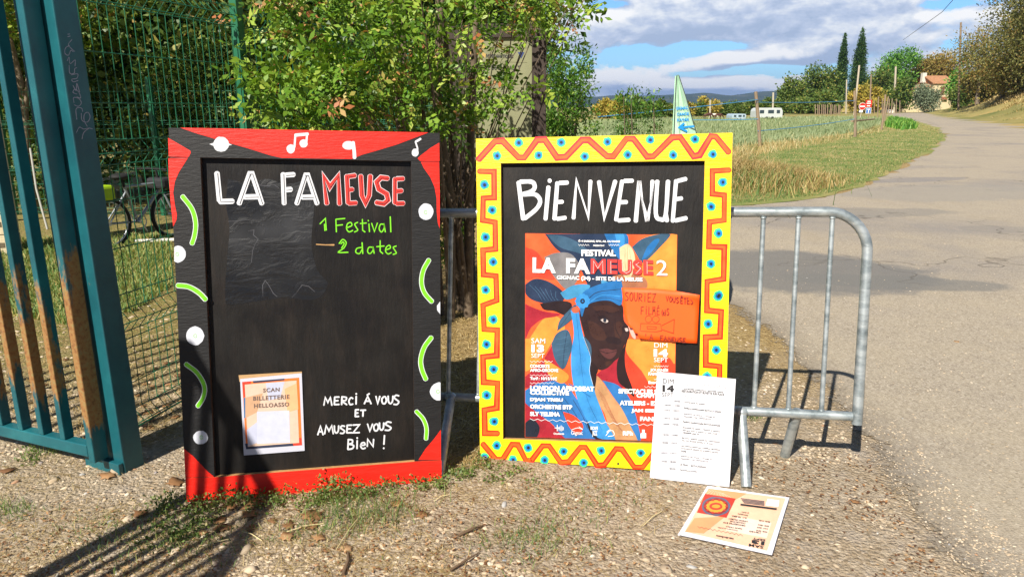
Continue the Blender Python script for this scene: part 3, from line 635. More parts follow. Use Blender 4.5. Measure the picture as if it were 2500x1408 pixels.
# glossy remains of an old poster on the upper left of the panel
def residue_mat():
    m = bpy.data.materials.new('glossy_residue'); m.use_nodes = True; b = NB(m.node_tree); p = m.node_tree.nodes['Principled BSDF']; co = b.new('ShaderNodeTexCoord').outputs['Object']
    n = b.noise(b.mapped(co, (1, 1, 2.2)), 9, 5, .6, 1.2); f = b.noise(co, 3.5, 3, .5)
    b.put(b.ramp(f, [(.35, S('#0c0c0f')), (.55, S('#141518')), (.75, S('#2c2e33'))]), p.inputs['Base Color']); b.put(b.ramp(f, [(.35, .3), (.7, .5)]), p.inputs['Roughness']); p.inputs['Specular IOR Level'].default_value = .6
    bn = b.new('ShaderNodeBump'); bn.inputs['Strength'].default_value = .16; bn.inputs['Distance'].default_value = .008; b.put(b.ramp(n, [(.45, 0), (.6, 1)]), bn.inputs['Height']); b.l.new(bn.outputs[0], p.inputs['Normal']); return m
mb = MB(); poly(mb, PL, Z1([(470, 440), (620, 470), (760, 440), (900, 480), (1090, 450), (1100, 640), (1080, 900), (1120, 1100), (1200, 1210), (1110, 1320), (900, 1310), (700, 1330), (500, 1360), (450, 1320), (460, 1050), (480, 800), (455, 620)]), REC+.0004, 0, True); mb.build('poster_residue', residue_mat(), LB)
# the ticket sheet pinned to the left panel
PSH = mat('print_paper', S('#e0e2f2', .72), .7, var=.02)
def sheet_on(name, pl, pts, d, th, mats, label, cat, T=None):
    o = empty(name, pl.px(tuple(np.mean(pts, 0)), d), label, cat); mb = MB(); slab(mb, pl, pts, d, d+th, 0); mb.build('paper', mats, o); return o
tk = Z2([(524, 492), (948, 452), (968, 984), (550, 1016)])
TKT = sheet_on('ticket_sheet', PL, tk, REC+.004, .001, PSH, 'white ticket office sheet with orange and navy border pinned low on the black panel', 'paper sheet')
mb = MB(); slab(mb, PL, Z2([(514, 466), (948, 441), (952, 470), (520, 512)]), REC+.001, REC+.003, 0); mb.build('cardboard_backing', mat('cardboard', S('#b89468'), .9), TKT)
def tkart(mb):
    d = REC+.0055; k = .0002
    poly(mb, PL, Z2([(538, 512), (930, 482), (950, 946), (566, 974)]), d, 0); poly(mb, PL, Z2([(538, 512), (600, 507), (585, 600), (548, 620)]), d+k, 1); poly(mb, PL, Z2([(610, 506), (830, 489), (830, 500), (616, 520)]), d+k, 2)
    poly(mb, PL, Z2([(558, 935), (945, 908), (950, 946), (566, 974)]), d+k, 2); poly(mb, PL, Z2([(880, 900), (945, 895), (950, 946), (890, 950)]), d+2*k, 1); poly(mb, PL, Z2([(548, 620), (552, 760), (575, 760), (570, 620)]), d+k, 3)
    poly(mb, PL, Z2([(556, 530), (912, 502), (930, 930), (578, 957)]), d+3*k, 4)
    for q, c in (([(700, 520), (830, 510), (800, 620), (720, 640)], 5), ([(560, 620), (680, 590), (640, 720), (560, 760)], 6), ([(830, 560), (914, 520), (925, 700), (850, 720)], 7), ([(570, 840), (650, 780), (640, 930), (580, 950)], 5)): poly(mb, PL, Z2(q), d+4*k, c)
    poly(mb, PL, Z2([(640, 716), (862, 708), (868, 928), (640, 936)]), d+5*k, 10)
    for t, q in (('SCAN', [(682, 556), (796, 549), (796, 578), (682, 585)]), ('BILLETTERIE', [(614, 612), (864, 598), (865, 628), (614, 641)]), ('HELLOASSO', [(620, 662), (862, 650), (863, 680), (620, 692)])): text(mb, PL, t, Z2(q), d+7*k, 9, .035, 1.15)
fl = lambda n, h, r=.7: mat(n, S(h), r, var=.08, vscale=30)
paint(PL, 'printed_design', TKT, [fl('tk_orange', '#e8742c'), fl('tk_red', '#d23a22'), fl('tk_navy', '#272f4a'), fl('tk_blue', '#3a6a9a'), fl('tk_peach', '#d4b8a4'), fl('tk_lilac', '#b8bcd2'), fl('tk_sand', '#c29a78'), fl('tk_apricot', '#e0aa7c'), PSH, fl('tk_ink', '#6c5850'), fl('tk_pale', '#c2c6da')], tkart)

# right board: yellow frame with red zigzags and blue dots
R_TL, R_TR, R_BR, R_BL = (1162, 339), (1788.5, 324.5), (1769, 1160), (1172, 1116.5)
RI_TL, RI_TR, RI_BR, RI_BL = (1222.4, 398.5), (1721, 392.4), (1703, 1085.5), (1228, 1071)
RB = empty('painted_board', PR.px((1470, 1140)), 'yellow framed welcome chalkboard with orange zigzags and blue dots', 'chalkboard')
DOTS = ['T', (412, 125), (752, 122), (1122, 118), (1465, 103), (1822, 98), (240, 230), (573, 226), (940, 235), (1285, 222), (1648, 224), (1966, 218)]
D3L = [(138, 462), (201, 663), (147, 878), (209, 1077), (148, 1300)]; D3R = [(2045, 440), (1951, 636), (2011, 850), (1950, 1092), (2014, 1343)]
D4L = [(181, 168), (133, 337), (182, 509), (134, 687), (187, 867)]; D4R = [(1727, 8), (1658, 197), (1713, 376), (1650, 560)]
D4B = [(203, 1033), (420, 1047), (663, 1072), (922, 1068), (1194, 1083), (120, 1115), (316, 1131), (533, 1133), (802, 1150)]
def dot(mb, c, sc=1.0, d=.0012, stray=False):
    x, y = c; poly(mb, PR, ell(x, y, 11.5*sc, 11.5*sc, 14, .14), d, 3); poly(mb, PR, ell(x+.5, y+.5, 8.0*sc, 8.3*sc, 12, .12), d+.0003, 4); poly(mb, PR, ell(x+.7, y+.6, 3.7*sc, 4*sc, 10, .1), d+.0006, 5)
def zig(mb, pts, w, edge=0):
    stroke(mb, PR, pts, w, .0007, 2, False, .10); stroke(mb, PR, pts, w*.52, .0010, 1, False, .25)
RM = [YEL, ORAN, MAGR, CYA, BLUP, DOTB, RAW]; RMS = [YEL, ORAN, SCAR, CYA, BLUP, DOTB, RAW]
mb = MB(); slab(mb, PR, [R_TL, R_TR, lat(R_TR, R_BR, 391), RI_TR, RI_TL, lat(R_TL, R_BL, 399)], -TH, 0, 0, 6)
zig(mb, Z3([(92, 262), (222, 118), (285, 112), (412, 245), (458, 245), (560, 105), (622, 102), (720, 245), (790, 240), (920, 105), (975, 105), (1120, 235), (1170, 235), (1275, 95), (1330, 95), (1440, 238), (1490, 235), (1640, 85), (1705, 82), (1812, 235), (1860, 225), (1950, 75), (1990, 78), (2095, 205)]), 15.5)
for c in DOTS[1:]: dot(mb, Z3([c])[0], .95)
mb.build('top_rail', RM, RB)
mb = MB(); slab(mb, PR, [lat(R_TL, R_BL, 399.8), (RI_TL[0], RI_TL[1]+.7), (RI_BL[0], RI_BL[1]-.6), lat(R_BL, R_TL, 1069.5)], -TH, 0, 0, 6)
zig(mb, Z3([(95, 355), (216, 357), (218, 565), (130, 570), (126, 745), (225, 762), (228, 975), (128, 985), (132, 1180), (232, 1190), (238, 1385)])+Z4([(205, 65), (110, 70), (118, 235), (208, 240), (205, 415), (110, 425), (115, 598), (210, 605), (205, 775), (120, 790), (123, 948), (215, 950)])[1:], 14)
for c in Z3(D3L)+Z4(D4L): dot(mb, c)
mb.build('left_stile', RMS, RB)
mb = MB(); slab(mb, PR, [(RI_TR[0], RI_TR[1]+.7), lat(R_TR, R_BR, 391.8), lat(R_BR, R_TR, 1086), (RI_BR[0], RI_BR[1]-.6)], -TH, 0, 0, 6)
zig(mb, Z3([(2100, 345), (1962, 352), (1962, 535), (2058, 545), (2056, 745), (1938, 760), (1934, 955), (2058, 960), (2052, 1215), (1920, 1235), (1918, 1395)])+Z4([(1640, 70), (1650, 105), (1748, 115), (1740, 285), (1642, 290), (1642, 480), (1738, 490), (1735, 650), (1640, 665)])[1:], 14)
for c in Z3(D3R)+Z4(D4R): dot(mb, c)
mb.build('right_stile', RMS, RB)
mb = MB(); slab(mb, PR, [lat(R_BL, R_TL, 1070.3), RI_BL, RI_BR, lat(R_BR, R_TR, 1086.8), R_BR, R_BL], -TH, 0, 0, 6)
zig(mb, Z4([(108, 1020), (200, 1130), (245, 1130), (310, 1025), (350, 1028), (405, 1135), (445, 1135), (520, 1035), (565, 1035), (645, 1150), (700, 1145), (780, 1045), (815, 1045), (895, 1170), (945, 1165), (1025, 1055), (1065, 1058), (1150, 1180), (1210, 1180), (1290, 1075), (1340, 1080), (1420, 1190), (1470, 1190), (1550, 1090)]), 13)
for c in Z4(D4B): dot(mb, c, .95)
poly(mb, PR, Z4(ell(1040, 1158, 8, 8, 10)), .0012, 5)
mb.build('bottom_rail', RMS, RB)
mb = MB(); slab(mb, PR, grow([RI_TL, RI_TR, RI_BR, RI_BL], 1.06), -TH-.006, REC, 0); mb.build('chalk_panel', CHALK, RB)
def welcome(mb):
    q = [([(412, 440), (450, 738)], 0), ([(425, 438), (520, 440), (542, 482), (515, 515), (440, 540)], 1), ([(446, 540), (545, 540), (585, 590), (555, 655), (462, 732)], 1), ([(652, 478), (628, 738)], 0), ([(655, 430), (668, 430)], 0),
         ([(722, 445), (700, 738)], 0), ([(738, 448), (805, 445)], 0), ([(728, 600), (765, 598)], 0), ([(722, 735), (788, 725)], 0), ([(852, 730), (876, 428), (970, 722), (988, 432)], 0), ([(1056, 436), (1098, 728), (1186, 432)], 0),
         ([(1240, 432), (1192, 745)], 0), ([(1258, 432), (1325, 430)], 0), ([(1228, 602), (1278, 600)], 0), ([(1212, 748), (1298, 742)], 0), ([(1350, 755), (1378, 430), (1442, 755), (1484, 432)], 0), ([(1522, 432), (1510, 690), (1548, 738), (1588, 705), (1608, 432)], 1), ([(1590, 700), (1600, 752)], 0),
         ([(1672, 428), (1645, 755)], 0), ([(1685, 432), (1752, 415)], 0), ([(1668, 578), (1718, 570)], 0), ([(1665, 748), (1755, 728)], 0)]
    for i, (s, sm) in enumerate(q): stroke(mb, PR, Z3(s), 10.3, REC+.0008+.0003*(i % 5), 0, bool(sm), .07)
paint(PR, 'welcome_lettering', RB, WHITE, welcome)
# ------------------------------------------------------------------ festival poster
GLOSS = lambda n, h, k=1.0: mat('print_'+n, S(h, k), .3, var=.26, vscale=16, spec=.5)
PC = {n: GLOSS(n, h) for n, h in dict(orange='#ee5a2c', amber='#f98b38', navy='#22304a', grey='#757274', slate='#36546c', blue='#2468a6', sky='#3788c8', beige='#dcb992', brown='#a0684a', teal='#3f88b4',
      maroon='#9c2130', skin='#2e1b1a', deep='#241517', eye='#b8aaa6', lip='#573030', glow='#3d241d', red='#dc4028', tan='#b58960', dress='#2c6cab', bead='#b35c3e', rose='#f0a79c', ink='#1c2230', sheen='#4a6f8c', cream='#f3ece6').items()}
PK = list(PC); PI = {k: i for i, k in enumerate(PK)}
po = [(1282.3, 569.5), (1653.5, 573.5), (1646, 1078), (1281.5, 1066.5)]
POS = sheet_on('festival_poster', PR, po, REC+.002, .001, PC['orange'], 'large festival poster of a woman in a blue headscarf on the yellow framed board', 'poster')
def art(mb):
    st = [REC+.0034]
    def pg(c, pts, sm=True, z=Z4, lines=0):
        P = z(pts); P = [(min(max(x, lat(po[0], po[3], y)[0]+.6), lat(po[1], po[2], y)[0]-.6), min(max(y, 571), lerp(po[3], po[2], (x-1282)/365)[1]-.8)) for x, y in (catmull(list(P)+[P[0]], 4)[:-1] if sm else P)]
        st[0] += .00003; mb.add([PR.px(q, st[0]) for q in P], [tuple(range(len(P)))], PI[c])
    def ln(c, pts, w, z=Z4): st[0] += .00003; stroke(mb, PR, z(pts), w, st[0], PI[c], True, .3)
    pg('amber', [(1340, 960), (1430, 880), (1690, 860), (1690, 1300), (1420, 1290), (1400, 1120)], z=Z3)
    pg('red', [(466, 960), (560, 1000), (640, 1120), (700, 1220), (560, 1200), (466, 1210)], z=Z3)
    pg('amber', [(430, 300), (520, 170), (600, 140), (665, 190), (665, 260), (590, 320), (540, 400), (480, 470), (390, 520), (390, 320)])
    pg('maroon', [(395, 60), (520, 110), (640, 130), (600, 150), (520, 165), (440, 225), (395, 300)]); pg('maroon', [(395, 560), (500, 480), (600, 330), (620, 420), (660, 520), (600, 600), (395, 640)])
    pg('red', [(1090, 330), (1430, 400), (1430, 1020), (1120, 1020), (1080, 620)]); pg('amber', [(1095, 300), (1280, 310), (1430, 320), (1430, 470), (1390, 430), (1330, 440), (1330, 540), (1270, 620), (1200, 520), (1100, 400)])
    pg('maroon', [(880, 560), (940, 500), (1040, 430), (1080, 600), (1060, 640), (960, 610)])
    pg('navy', [(622, 850), (800, 845), (980, 850), (1110, 850), (1230, 940), (1300, 1130), (1240, 1300), (1000, 1300), (900, 1120), (770, 1020), (690, 950)], z=Z3)
    pg('slate', [(640, 862), (760, 870), (900, 930), (1040, 1060), (900, 1010), (740, 960)], z=Z3); pg('brown', [(1165, 1190), (1300, 1170), (1425, 1210), (1420, 1300), (1190, 1300)], z=Z3)
    pg('slate', [(1320, 960), (1400, 895), (1520, 860), (1628, 858), (1540, 965), (1440, 1065), (1390, 1085), (1370, 1045)], z=Z3); pg('blue', [(1440, 960), (1500, 900), (1540, 905), (1470, 1010), (1400, 1060)], z=Z3)
    pg('blue', [(1098, 855), (1270, 850), (1290, 960), (1265, 1060), (1215, 1055), (1140, 945)], z=Z3); pg('sky', [(1180, 855), (1250, 852), (1260, 930), (1240, 1000), (1205, 930)], z=Z3)
    pg('beige', [(1220, 965), (1285, 935), (1330, 990), (1345, 1085), (1310, 1200), (1262, 1205), (1228, 1100)], z=Z3)
    for a in (-18, 0, 18): ln('tan', [(1283+a, 960+abs(a)), (1285+a*1.2, 1080), (1288+a*.6, 1190)], .9, Z3)
    pg('grey', [(620, 1040), (700, 1008), (805, 1005), (862, 1042), (905, 1120), (885, 1220), (830, 1285), (780, 1290), (700, 1200), (640, 1110)], z=Z3)
    pg('navy', [(462, 1260), (540, 1214), (640, 1230), (740, 1290), (785, 1350), (740, 1410), (640, 1412), (520, 1380), (462, 1320)], z=Z3)
    for k in range(6): ln('sheen', [(500+k*42, 1262+k*10), (560+k*30, 1320+k*8), (600+k*26, 1385)], .7, Z3)
    pg('deep', [(500, 60), (640, 40), (720, 60), (690, 140), (600, 110), (530, 100)])
    pg('skin', [(785, 60), (900, 40), (1058, 55), (1078, 170), (1112, 220), (1116, 282), (1082, 345), (1045, 425), (1015, 452), (965, 500), (905, 512), (850, 445), (805, 270), (775, 140)])
    pg('deep', [(840, 430), (900, 505), (888, 560), (905, 660), (820, 660), (790, 500)]); pg('deep', [(1085, 345), (1120, 260), (1098, 330), (1085, 420), (1095, 520), (1135, 630), (1150, 700), (1090, 640), (1040, 590), (1030, 490), (1045, 425)])
    pg('glow', [(828, 170), (880, 190), (935, 235), (960, 300), (900, 310), (850, 270)]); pg('glow', [(1010, 200), (1050, 180), (1075, 220), (1050, 300), (1020, 290)]); pg('glow', [(860, 80), (960, 70), (1050, 95), (1000, 120), (900, 110)])
    pg('deep', [(895, 150), (945, 140), (985, 175), (960, 200), (915, 185)]); pg('eye', [(918, 170), (945, 160), (972, 178), (960, 190), (935, 185)]); pg('ink', [(938, 158), (958, 162), (955, 186), (938, 182)]); ln('deep', [(880, 120), (930, 108), (990, 128)], 2.2)
    pg('deep', [(1064, 222), (1085, 205), (1112, 232), (1098, 258), (1070, 252)]); pg('eye', [(1084, 228), (1102, 226), (1110, 244), (1094, 250)]); ln('deep', [(1020, 160), (1022, 230), (1060, 300)], 1.6)
    pg('deep', [(950, 300), (990, 285), (1050, 300), (1062, 325), (1040, 340), (1000, 332), (965, 325)]); pg('lip', [(905, 375), (960, 366), (1000, 378), (1030, 374), (1022, 410), (985, 440), (940, 420)]); ln('deep', [(905, 378), (965, 398), (1030, 382)], 1.5); pg('glow', [(950, 460), (985, 452), (1000, 470), (960, 490)])
    pg('dress', [(395, 655), (520, 598), (665, 600), (760, 720), (860, 850), (1020, 990), (1020, 1010), (660, 1005), (600, 900), (500, 820), (395, 740)]); pg('dress', [(930, 585), (1040, 620), (1125, 720), (1175, 880), (1195, 1010), (1130, 1010), (1080, 810), (1000, 690)])
    pg('maroon', [(395, 740), (500, 820), (600, 905), (665, 1010), (395, 980)]); pg('ink', [(395, 880), (450, 850), (500, 910), (470, 990), (395, 990)]); pg('amber', [(528, 438), (600, 478), (690, 540), (694, 582), (642, 606), (560, 545)])
    for k in range(7): ln('navy', [(430+k*60, 680+k*8), (520+k*55, 720+k*22), (580+k*50, 800+k*24)], 1.2)
    pg('tan', [(893, 552), (930, 590), (990, 680), (1065, 780), (1125, 900), (1170, 1015), (1020, 1010), (945, 810), (880, 710)])
    for k in range(6): ln('brown', [(895+k*10, 640+k*24), (960+k*12, 730+k*30), (1010+k*20, 880+k*20)], 1.1)
    pg('red', [(660, 800), (740, 830), (800, 900), (760, 960), (700, 900)]); pg('ink', [(820, 860), (880, 900), (960, 1000), (900, 1008), (840, 930)])
    pg('slate', [(620, 245), (638, 175), (700, 105), (745, 65), (752, 110), (735, 150), (690, 195)]); pg('slate', [(580, 335), (620, 262), (692, 240), (722, 330), (705, 420), (662, 508), (605, 440)]); ln('navy', [(690, 245), (670, 370), (660, 500)], 1.2); ln('navy', [(625, 240), (690, 150), (745, 75)], 1.0)
    pg('slate', [(785, 262), (850, 340), (852, 432), (820, 475), (795, 400)]); ln('navy', [(790, 270), (830, 360), (822, 470)], 1.0)
    for k in range(5): ln('sheen', [(610+k*4, 300+k*38), (650, 300+k*36), (700, 280+k*40)], .6)
    pg('teal', [(745, 1325), (860, 1262), (985, 1265), (935, 1332), (865, 1362), (790, 1378)], z=Z3); pg('teal', [(1070, 1215), (1130, 1240), (1200, 1300), (1120, 1300), (1080, 1260)], z=Z3)
    pg('blue', [(770, 60), (800, -20), (900, -70), (1000, -95), (1062, -100), (1062, 66), (985, 40), (900, 42), (820, 75), (790, 150)]); ln('navy', [(830, 30), (900, -20), (1055, -40)], 1.6); ln('sky', [(850, 45), (930, 0), (1056, 10)], 1.8); ln('navy', [(880, 30), (960, 18), (1058, 40)], 1.0)
    pg('sky', [(712, 105), (765, 110), (778, 180), (795, 260), (820, 350), (852, 430), (845, 520), (868, 620), (890, 700), (930, 800), (960, 880), (1020, 1000), (900, 980), (820, 850), (760, 720), (722, 560), (716, 400), (735, 262)])
    ln('blue', [(752, 130), (770, 300), (790, 520), (830, 720), (930, 930)], 1.3); ln('cream', [(800, 285), (850, 425), (842, 520), (866, 615)], .5); ln('blue', [(850, 700), (760, 640), (700, 610)], 2)
    pg('sky', [(795+47*(1+.13*(i % 2))*cos(i*pi/11), 42+47*(1+.13*(i % 2))*sin(i*pi/11)) for i in range(22)], False); pg('ink', ell(795, 42, 16, 18)); pg('blue', ell(795, 42, 7, 8)); pg('bead', ell(746, 102, 27, 22)); pg('rose', [(1108, 212), (1150, 240), (1160, 300), (1138, 290), (1120, 250)])
    for _ in range(16): x, y = random.uniform(850, 960), random.uniform(190, 270); pg('deep', ell(x, y, 2.5, 2.5, 5), False)
paint(PR, 'printed_portrait', POS, [PC[k] for k in PK], art)
PW, PRD = mat('print_white', S('#f4f4f4'), .4), mat('print_title_red', S('#d63a34'), .4)
def ptext(mb):
    d = REC+.0085; T = lambda s, q, z=Z4, m=0, bold=.03, sp=1.0: text(mb, PR, s, z(q), d, m, bold, sp)
    T('Ô 4 SAISONS, RPH, AIL OU RADIS', box4(890, 900, 1224, 922, 4), Z3, bold=.04); T('PRÉSENTENT', box4(1010, 938, 1100, 954, 1), Z3)
    for x0 in (892, 1132): stroke(mb, PR, Z3([(x0+i*9.5, 938+12*(i % 2)) for i in range(10)]), .7, d, 0, False, 0)
    T('FESTIVAL', box4(915, 980, 1190, 1032, 2), Z3, bold=.045)
    for w, x0, x1, m in (('LA', 525, 710, 0), ('FA', 793, 985, 0), ('MEUSE', 990, 1490, 2), ('2', 1515, 1602, 0)): y0 = 1042+(x0-525)*.022; T(w, [(x0, y0), (x1, y0+(x1-x0)*.022), (x1, y0+122+(x1-x0)*.022), (x0, y0+122)], Z3, m=m, bold=.045 if w != '2' else .0, sp=1.05)
    def inl(s): stroke(mb, PR, Z3(s), .65, d+.0004, 0 if s[0][0] > 985 else 1, False, .1)
    for s in ([(548, 1055), (552, 1150), (582, 1152)], [(640, 1150), (665, 1060), (692, 1150)], [(815, 1060), (816, 1160)], [(900, 1165), (940, 1065), (970, 1165)], [(1010, 1170), (1012, 1070), (1045, 1130), (1085, 1070), (1088, 1170)], [(1150, 1072), (1151, 1170)], [(1240, 1072), (1245, 1150), (1275, 1168), (1305, 1150), (1308, 1074)], [(1375, 1085), (1350, 1100), (1390, 1130), (1350, 1172)], [(1440, 1075), (1441, 1172)]): inl(s)
    T('GIGNAC (34) - SITE DE LA MEUSE', box4(718, 1186, 1404, 1226, 18), Z3, bold=.04)
    T('SAM', box4(443, 296, 538, 330, 2), bold=.0); T('13', box4(443, 338, 530, 392, 2), bold=.06); T('SEPT', box4(443, 400, 533, 430, 2), bold=.0)
    T('DIM', box4(1288, 328, 1378, 360, 2), bold=.0); T('14', box4(1284, 370, 1382, 424, 2), bold=.06); T('SEPT', box4(1286, 430, 1382, 460, 2), bold=.0)
    T('CONCERTS', box4(434, 476, 568, 498, 2), bold=.04); T('AFRO-GROOVE', box4(434, 504, 628, 526, 3), bold=.04); T('Tarif : 10/15/18€', box4(434, 560, 620, 582, 3), bold=.04)
    T('LONDON AFROBEAT', box4(434, 620, 876, 654, 8), bold=.05); T('COLLECTIVE', box4(434, 652, 702, 684, 5), bold=.05); T("D'JAM TRIBU", box4(434, 704, 660, 734, 4), bold=.05); T('ORCHESTRE BTP', box4(434, 750, 724, 780, 6), bold=.05); T('SLY TELEMA', box4(434, 800, 640, 830, 4), bold=.05)
    T('JOURNÉE', box4(1260, 500, 1384, 528, 2), bold=.04); T('FAMILIALE', box4(1248, 530, 1384, 552, 2), bold=.04); T('Entrée libre', box4(1248, 590, 1384, 610, 2), bold=.04)
    T('SPECTACLES SOUS', box4(1042, 642, 1392, 676, 8), bold=.05); T('CHAPITEAU', box4(1166, 674, 1392, 704, 5), bold=.05); T('ATELIERS - EXPOS', box4(1050, 724, 1392, 756, 6), bold=.05); T('JAM SESSION', box4(1130, 780, 1392, 810, 4), bold=.05); T('FANFARE', box4(1190, 834, 1392, 864, 4), bold=.05)
    for x0, x1, y in ((434, 590, 452), (434, 590, 546), (434, 600, 600), (1285, 1385, 484), (1285, 1385, 574), (1220, 1385, 626)): stroke(mb, PR, Z4([(x0+i*(x1-x0)/12, y+10*(i % 2)) for i in range(13)]), .7, d, 0, False, 0)
    stroke(mb, PR, Z4([(434+i*26, 848+12*(i % 2)+i*1.2) for i in range(37)]), 1.0, d, 0, False, 0)
    # partner emblems
    for k in range(5): stroke(mb, PR, Z4([(632+k*8, 895+abs(k-2)*6), (632+k*8, 935-abs(k-2)*4)]), 1.1, d, 0)
    stroke(mb, PR, Z4([(604, 912), (640, 912)]), 1.6, d+.0003, 0); stroke(mb, PR, Z4([(621, 892), (621, 934)]), 1.6, d+.0006, 0); T('Occitanie', box4(596, 944, 668, 958, 1)); T('Gignac', box4(716, 932, 796, 966, 1), bold=.0); stroke(mb, PR, Z4([(718, 926), (760, 912), (795, 922), (770, 904)]), 1.2, d, 0, True)
    T('ESCAPE', box4(850, 902, 900, 924, 1)); T('JAZZ', box4(862, 930, 896, 974, 1)); stroke(mb, PR, Z4([(955, 965), (985, 925), (962, 940), (1000, 930), (1012, 962), (970, 970)]), 1.4, d, 0, True); T('RPh', box4(1072, 934, 1142, 964, 1), bold=.06)
    poly(mb, PR, Z4([(1204, 924), (1222, 924), (1222, 945), (1232, 950), (1232, 982), (1194, 982), (1194, 950), (1204, 945)]), d, 0)
paint(PR, 'printed_text', POS, [PW, PC['ink'], PRD], ptext)

# orange notice taped over the poster
NOR = mat('orange_card', S('#ff5a0a'), .6, var=.03); 
NT = empty('orange_notice', PR.px((1610, 770)), 'orange handwritten notice with a film camera drawing, its corners curling off the poster', 'paper notice')
def notice(mb):
    nx, ny = 16, 10; TL, TR, BRc, BLc = (1517.5, 703), (1708, 722), (1701.8, 838.5), (1530, 826); vs = []; fs = []
    for j in range(ny+1):
        for i in range(nx+1):
            u, v = i/nx, j/ny; p = lerp(lerp(TL, TR, u), lerp(BLc, BRc, u), v); p = (p[0], p[1]-7*math.exp(-((u-.55)/.4)**2)*(1-v))
            c1 = max(0, 1-((1-u)*1.6+v*1.8)/.55); c2 = max(0, 1-(u*2.2+(1-v)*1.5)/.75)
            if c2 > 0: p = (p[0]+14*c2, p[1]-4*c2)
            vs.append(PR.px(p, REC+.0125+.03*c1**1.5+.022*c2**1.3+.002*sin(u*5)))
    for j in range(ny):
        for i in range(nx):
            if i*2.2/nx*1.0+(ny-j)/ny*1.2 < .30: continue
            a = j*(nx+1)+i; fs.append((a, a+nx+1, a+nx+2, a+1))
    mb.add(vs, fs, 0, True)
o = paint(PR, 'paper', NT, NOR, notice); so_ = o.modifiers.new('thick', 'SOLIDIFY'); so_.thickness = .0006; so_.offset = -1
def ntext(mb):
    d = REC+.0156; hd = lambda w, bx, wd=1.9: hand(mb, PR, w, bx, wd, d)
    hd('SOURIEZ', spread(1526, 733, 1601, 738, 7, 20)); hd('VOUS', spread(1626, 735, 1657, 740, 4, 13)); hd('ÊTES', spread(1661, 740, 1692, 742, 4, 14)); hd('FILM', spread(1565, 767, 1600, 768, 4, 19)); hd('É', spread(1604, 768, 1612, 768, 1, 16)); hd('(e)', spread(1615, 769, 1626, 769, 3, 12)); hd('S', spread(1628, 769, 1635, 769, 1, 16))
    hd('LA', spread(1576, 828, 1594, 829, 2, 13)); hd('FAMEUSE', spread(1612, 830, 1674, 837, 7, 11))
    for s in ([(1190, 245), (1195, 195), (1330, 198), (1340, 245), (1300, 252), (1190, 248)], [(1238, 215), (1302, 218), (1300, 234), (1240, 232), (1238, 216)], [(1338, 210), (1425, 165), (1420, 262), (1342, 238)], [(1248+22*cos(t), 165+24*sin(t)) for t in np.linspace(0, 6.2, 14)], [(1298+24*cos(t), 166+24*sin(t)) for t in np.linspace(0, 6.2, 14)]): stroke(mb, PR, Z4(s), 1.0, d, 0, False, .2)
paint(PR, 'handwriting', NT, mat('marker_brown', S('#7a1a08'), .6), ntext)

# ------------------------------------------------------------------ white programme board and the stack of prints on the ground
b0, b1 = G(1587, 1166), G(1781, 1188)
def prog_plane():
    e = (b1-b0)/np.linalg.norm(b1-b0); n = np.array([-e[1], e[0], 0]); best = None
    for a in np.linspace(0, .6, 121):
        pl = Plane(b0, e, np.array([0, 0, cos(a)])+n*sin(a)); h = pl.uv((1605, 908))[1]*.5+pl.uv((1797, 926))[1]*.5
        if best is None or abs(h-.425) < best[0]: best = (abs(h-.425), pl, a)
    return best[1]
PP = prog_plane(); pp = [(1604.5, 907), (1796.5, 925.5), (1780.5, 1188), (1586.5, 1166)]
PG = sheet_on('programme_sheet', PP, pp, 0, .004, mat('programme_white', S('#eef0f8', .86), .6, var=.02), 'white printed Sunday timetable sheet standing against the yellow framed board', 'programme')
GI = [mat('ink_black', S('#26262a'), .6), mat('ink_grey', S('#55555f'), .6), mat('ink_pale', S('#d4d5e2'), .7)]
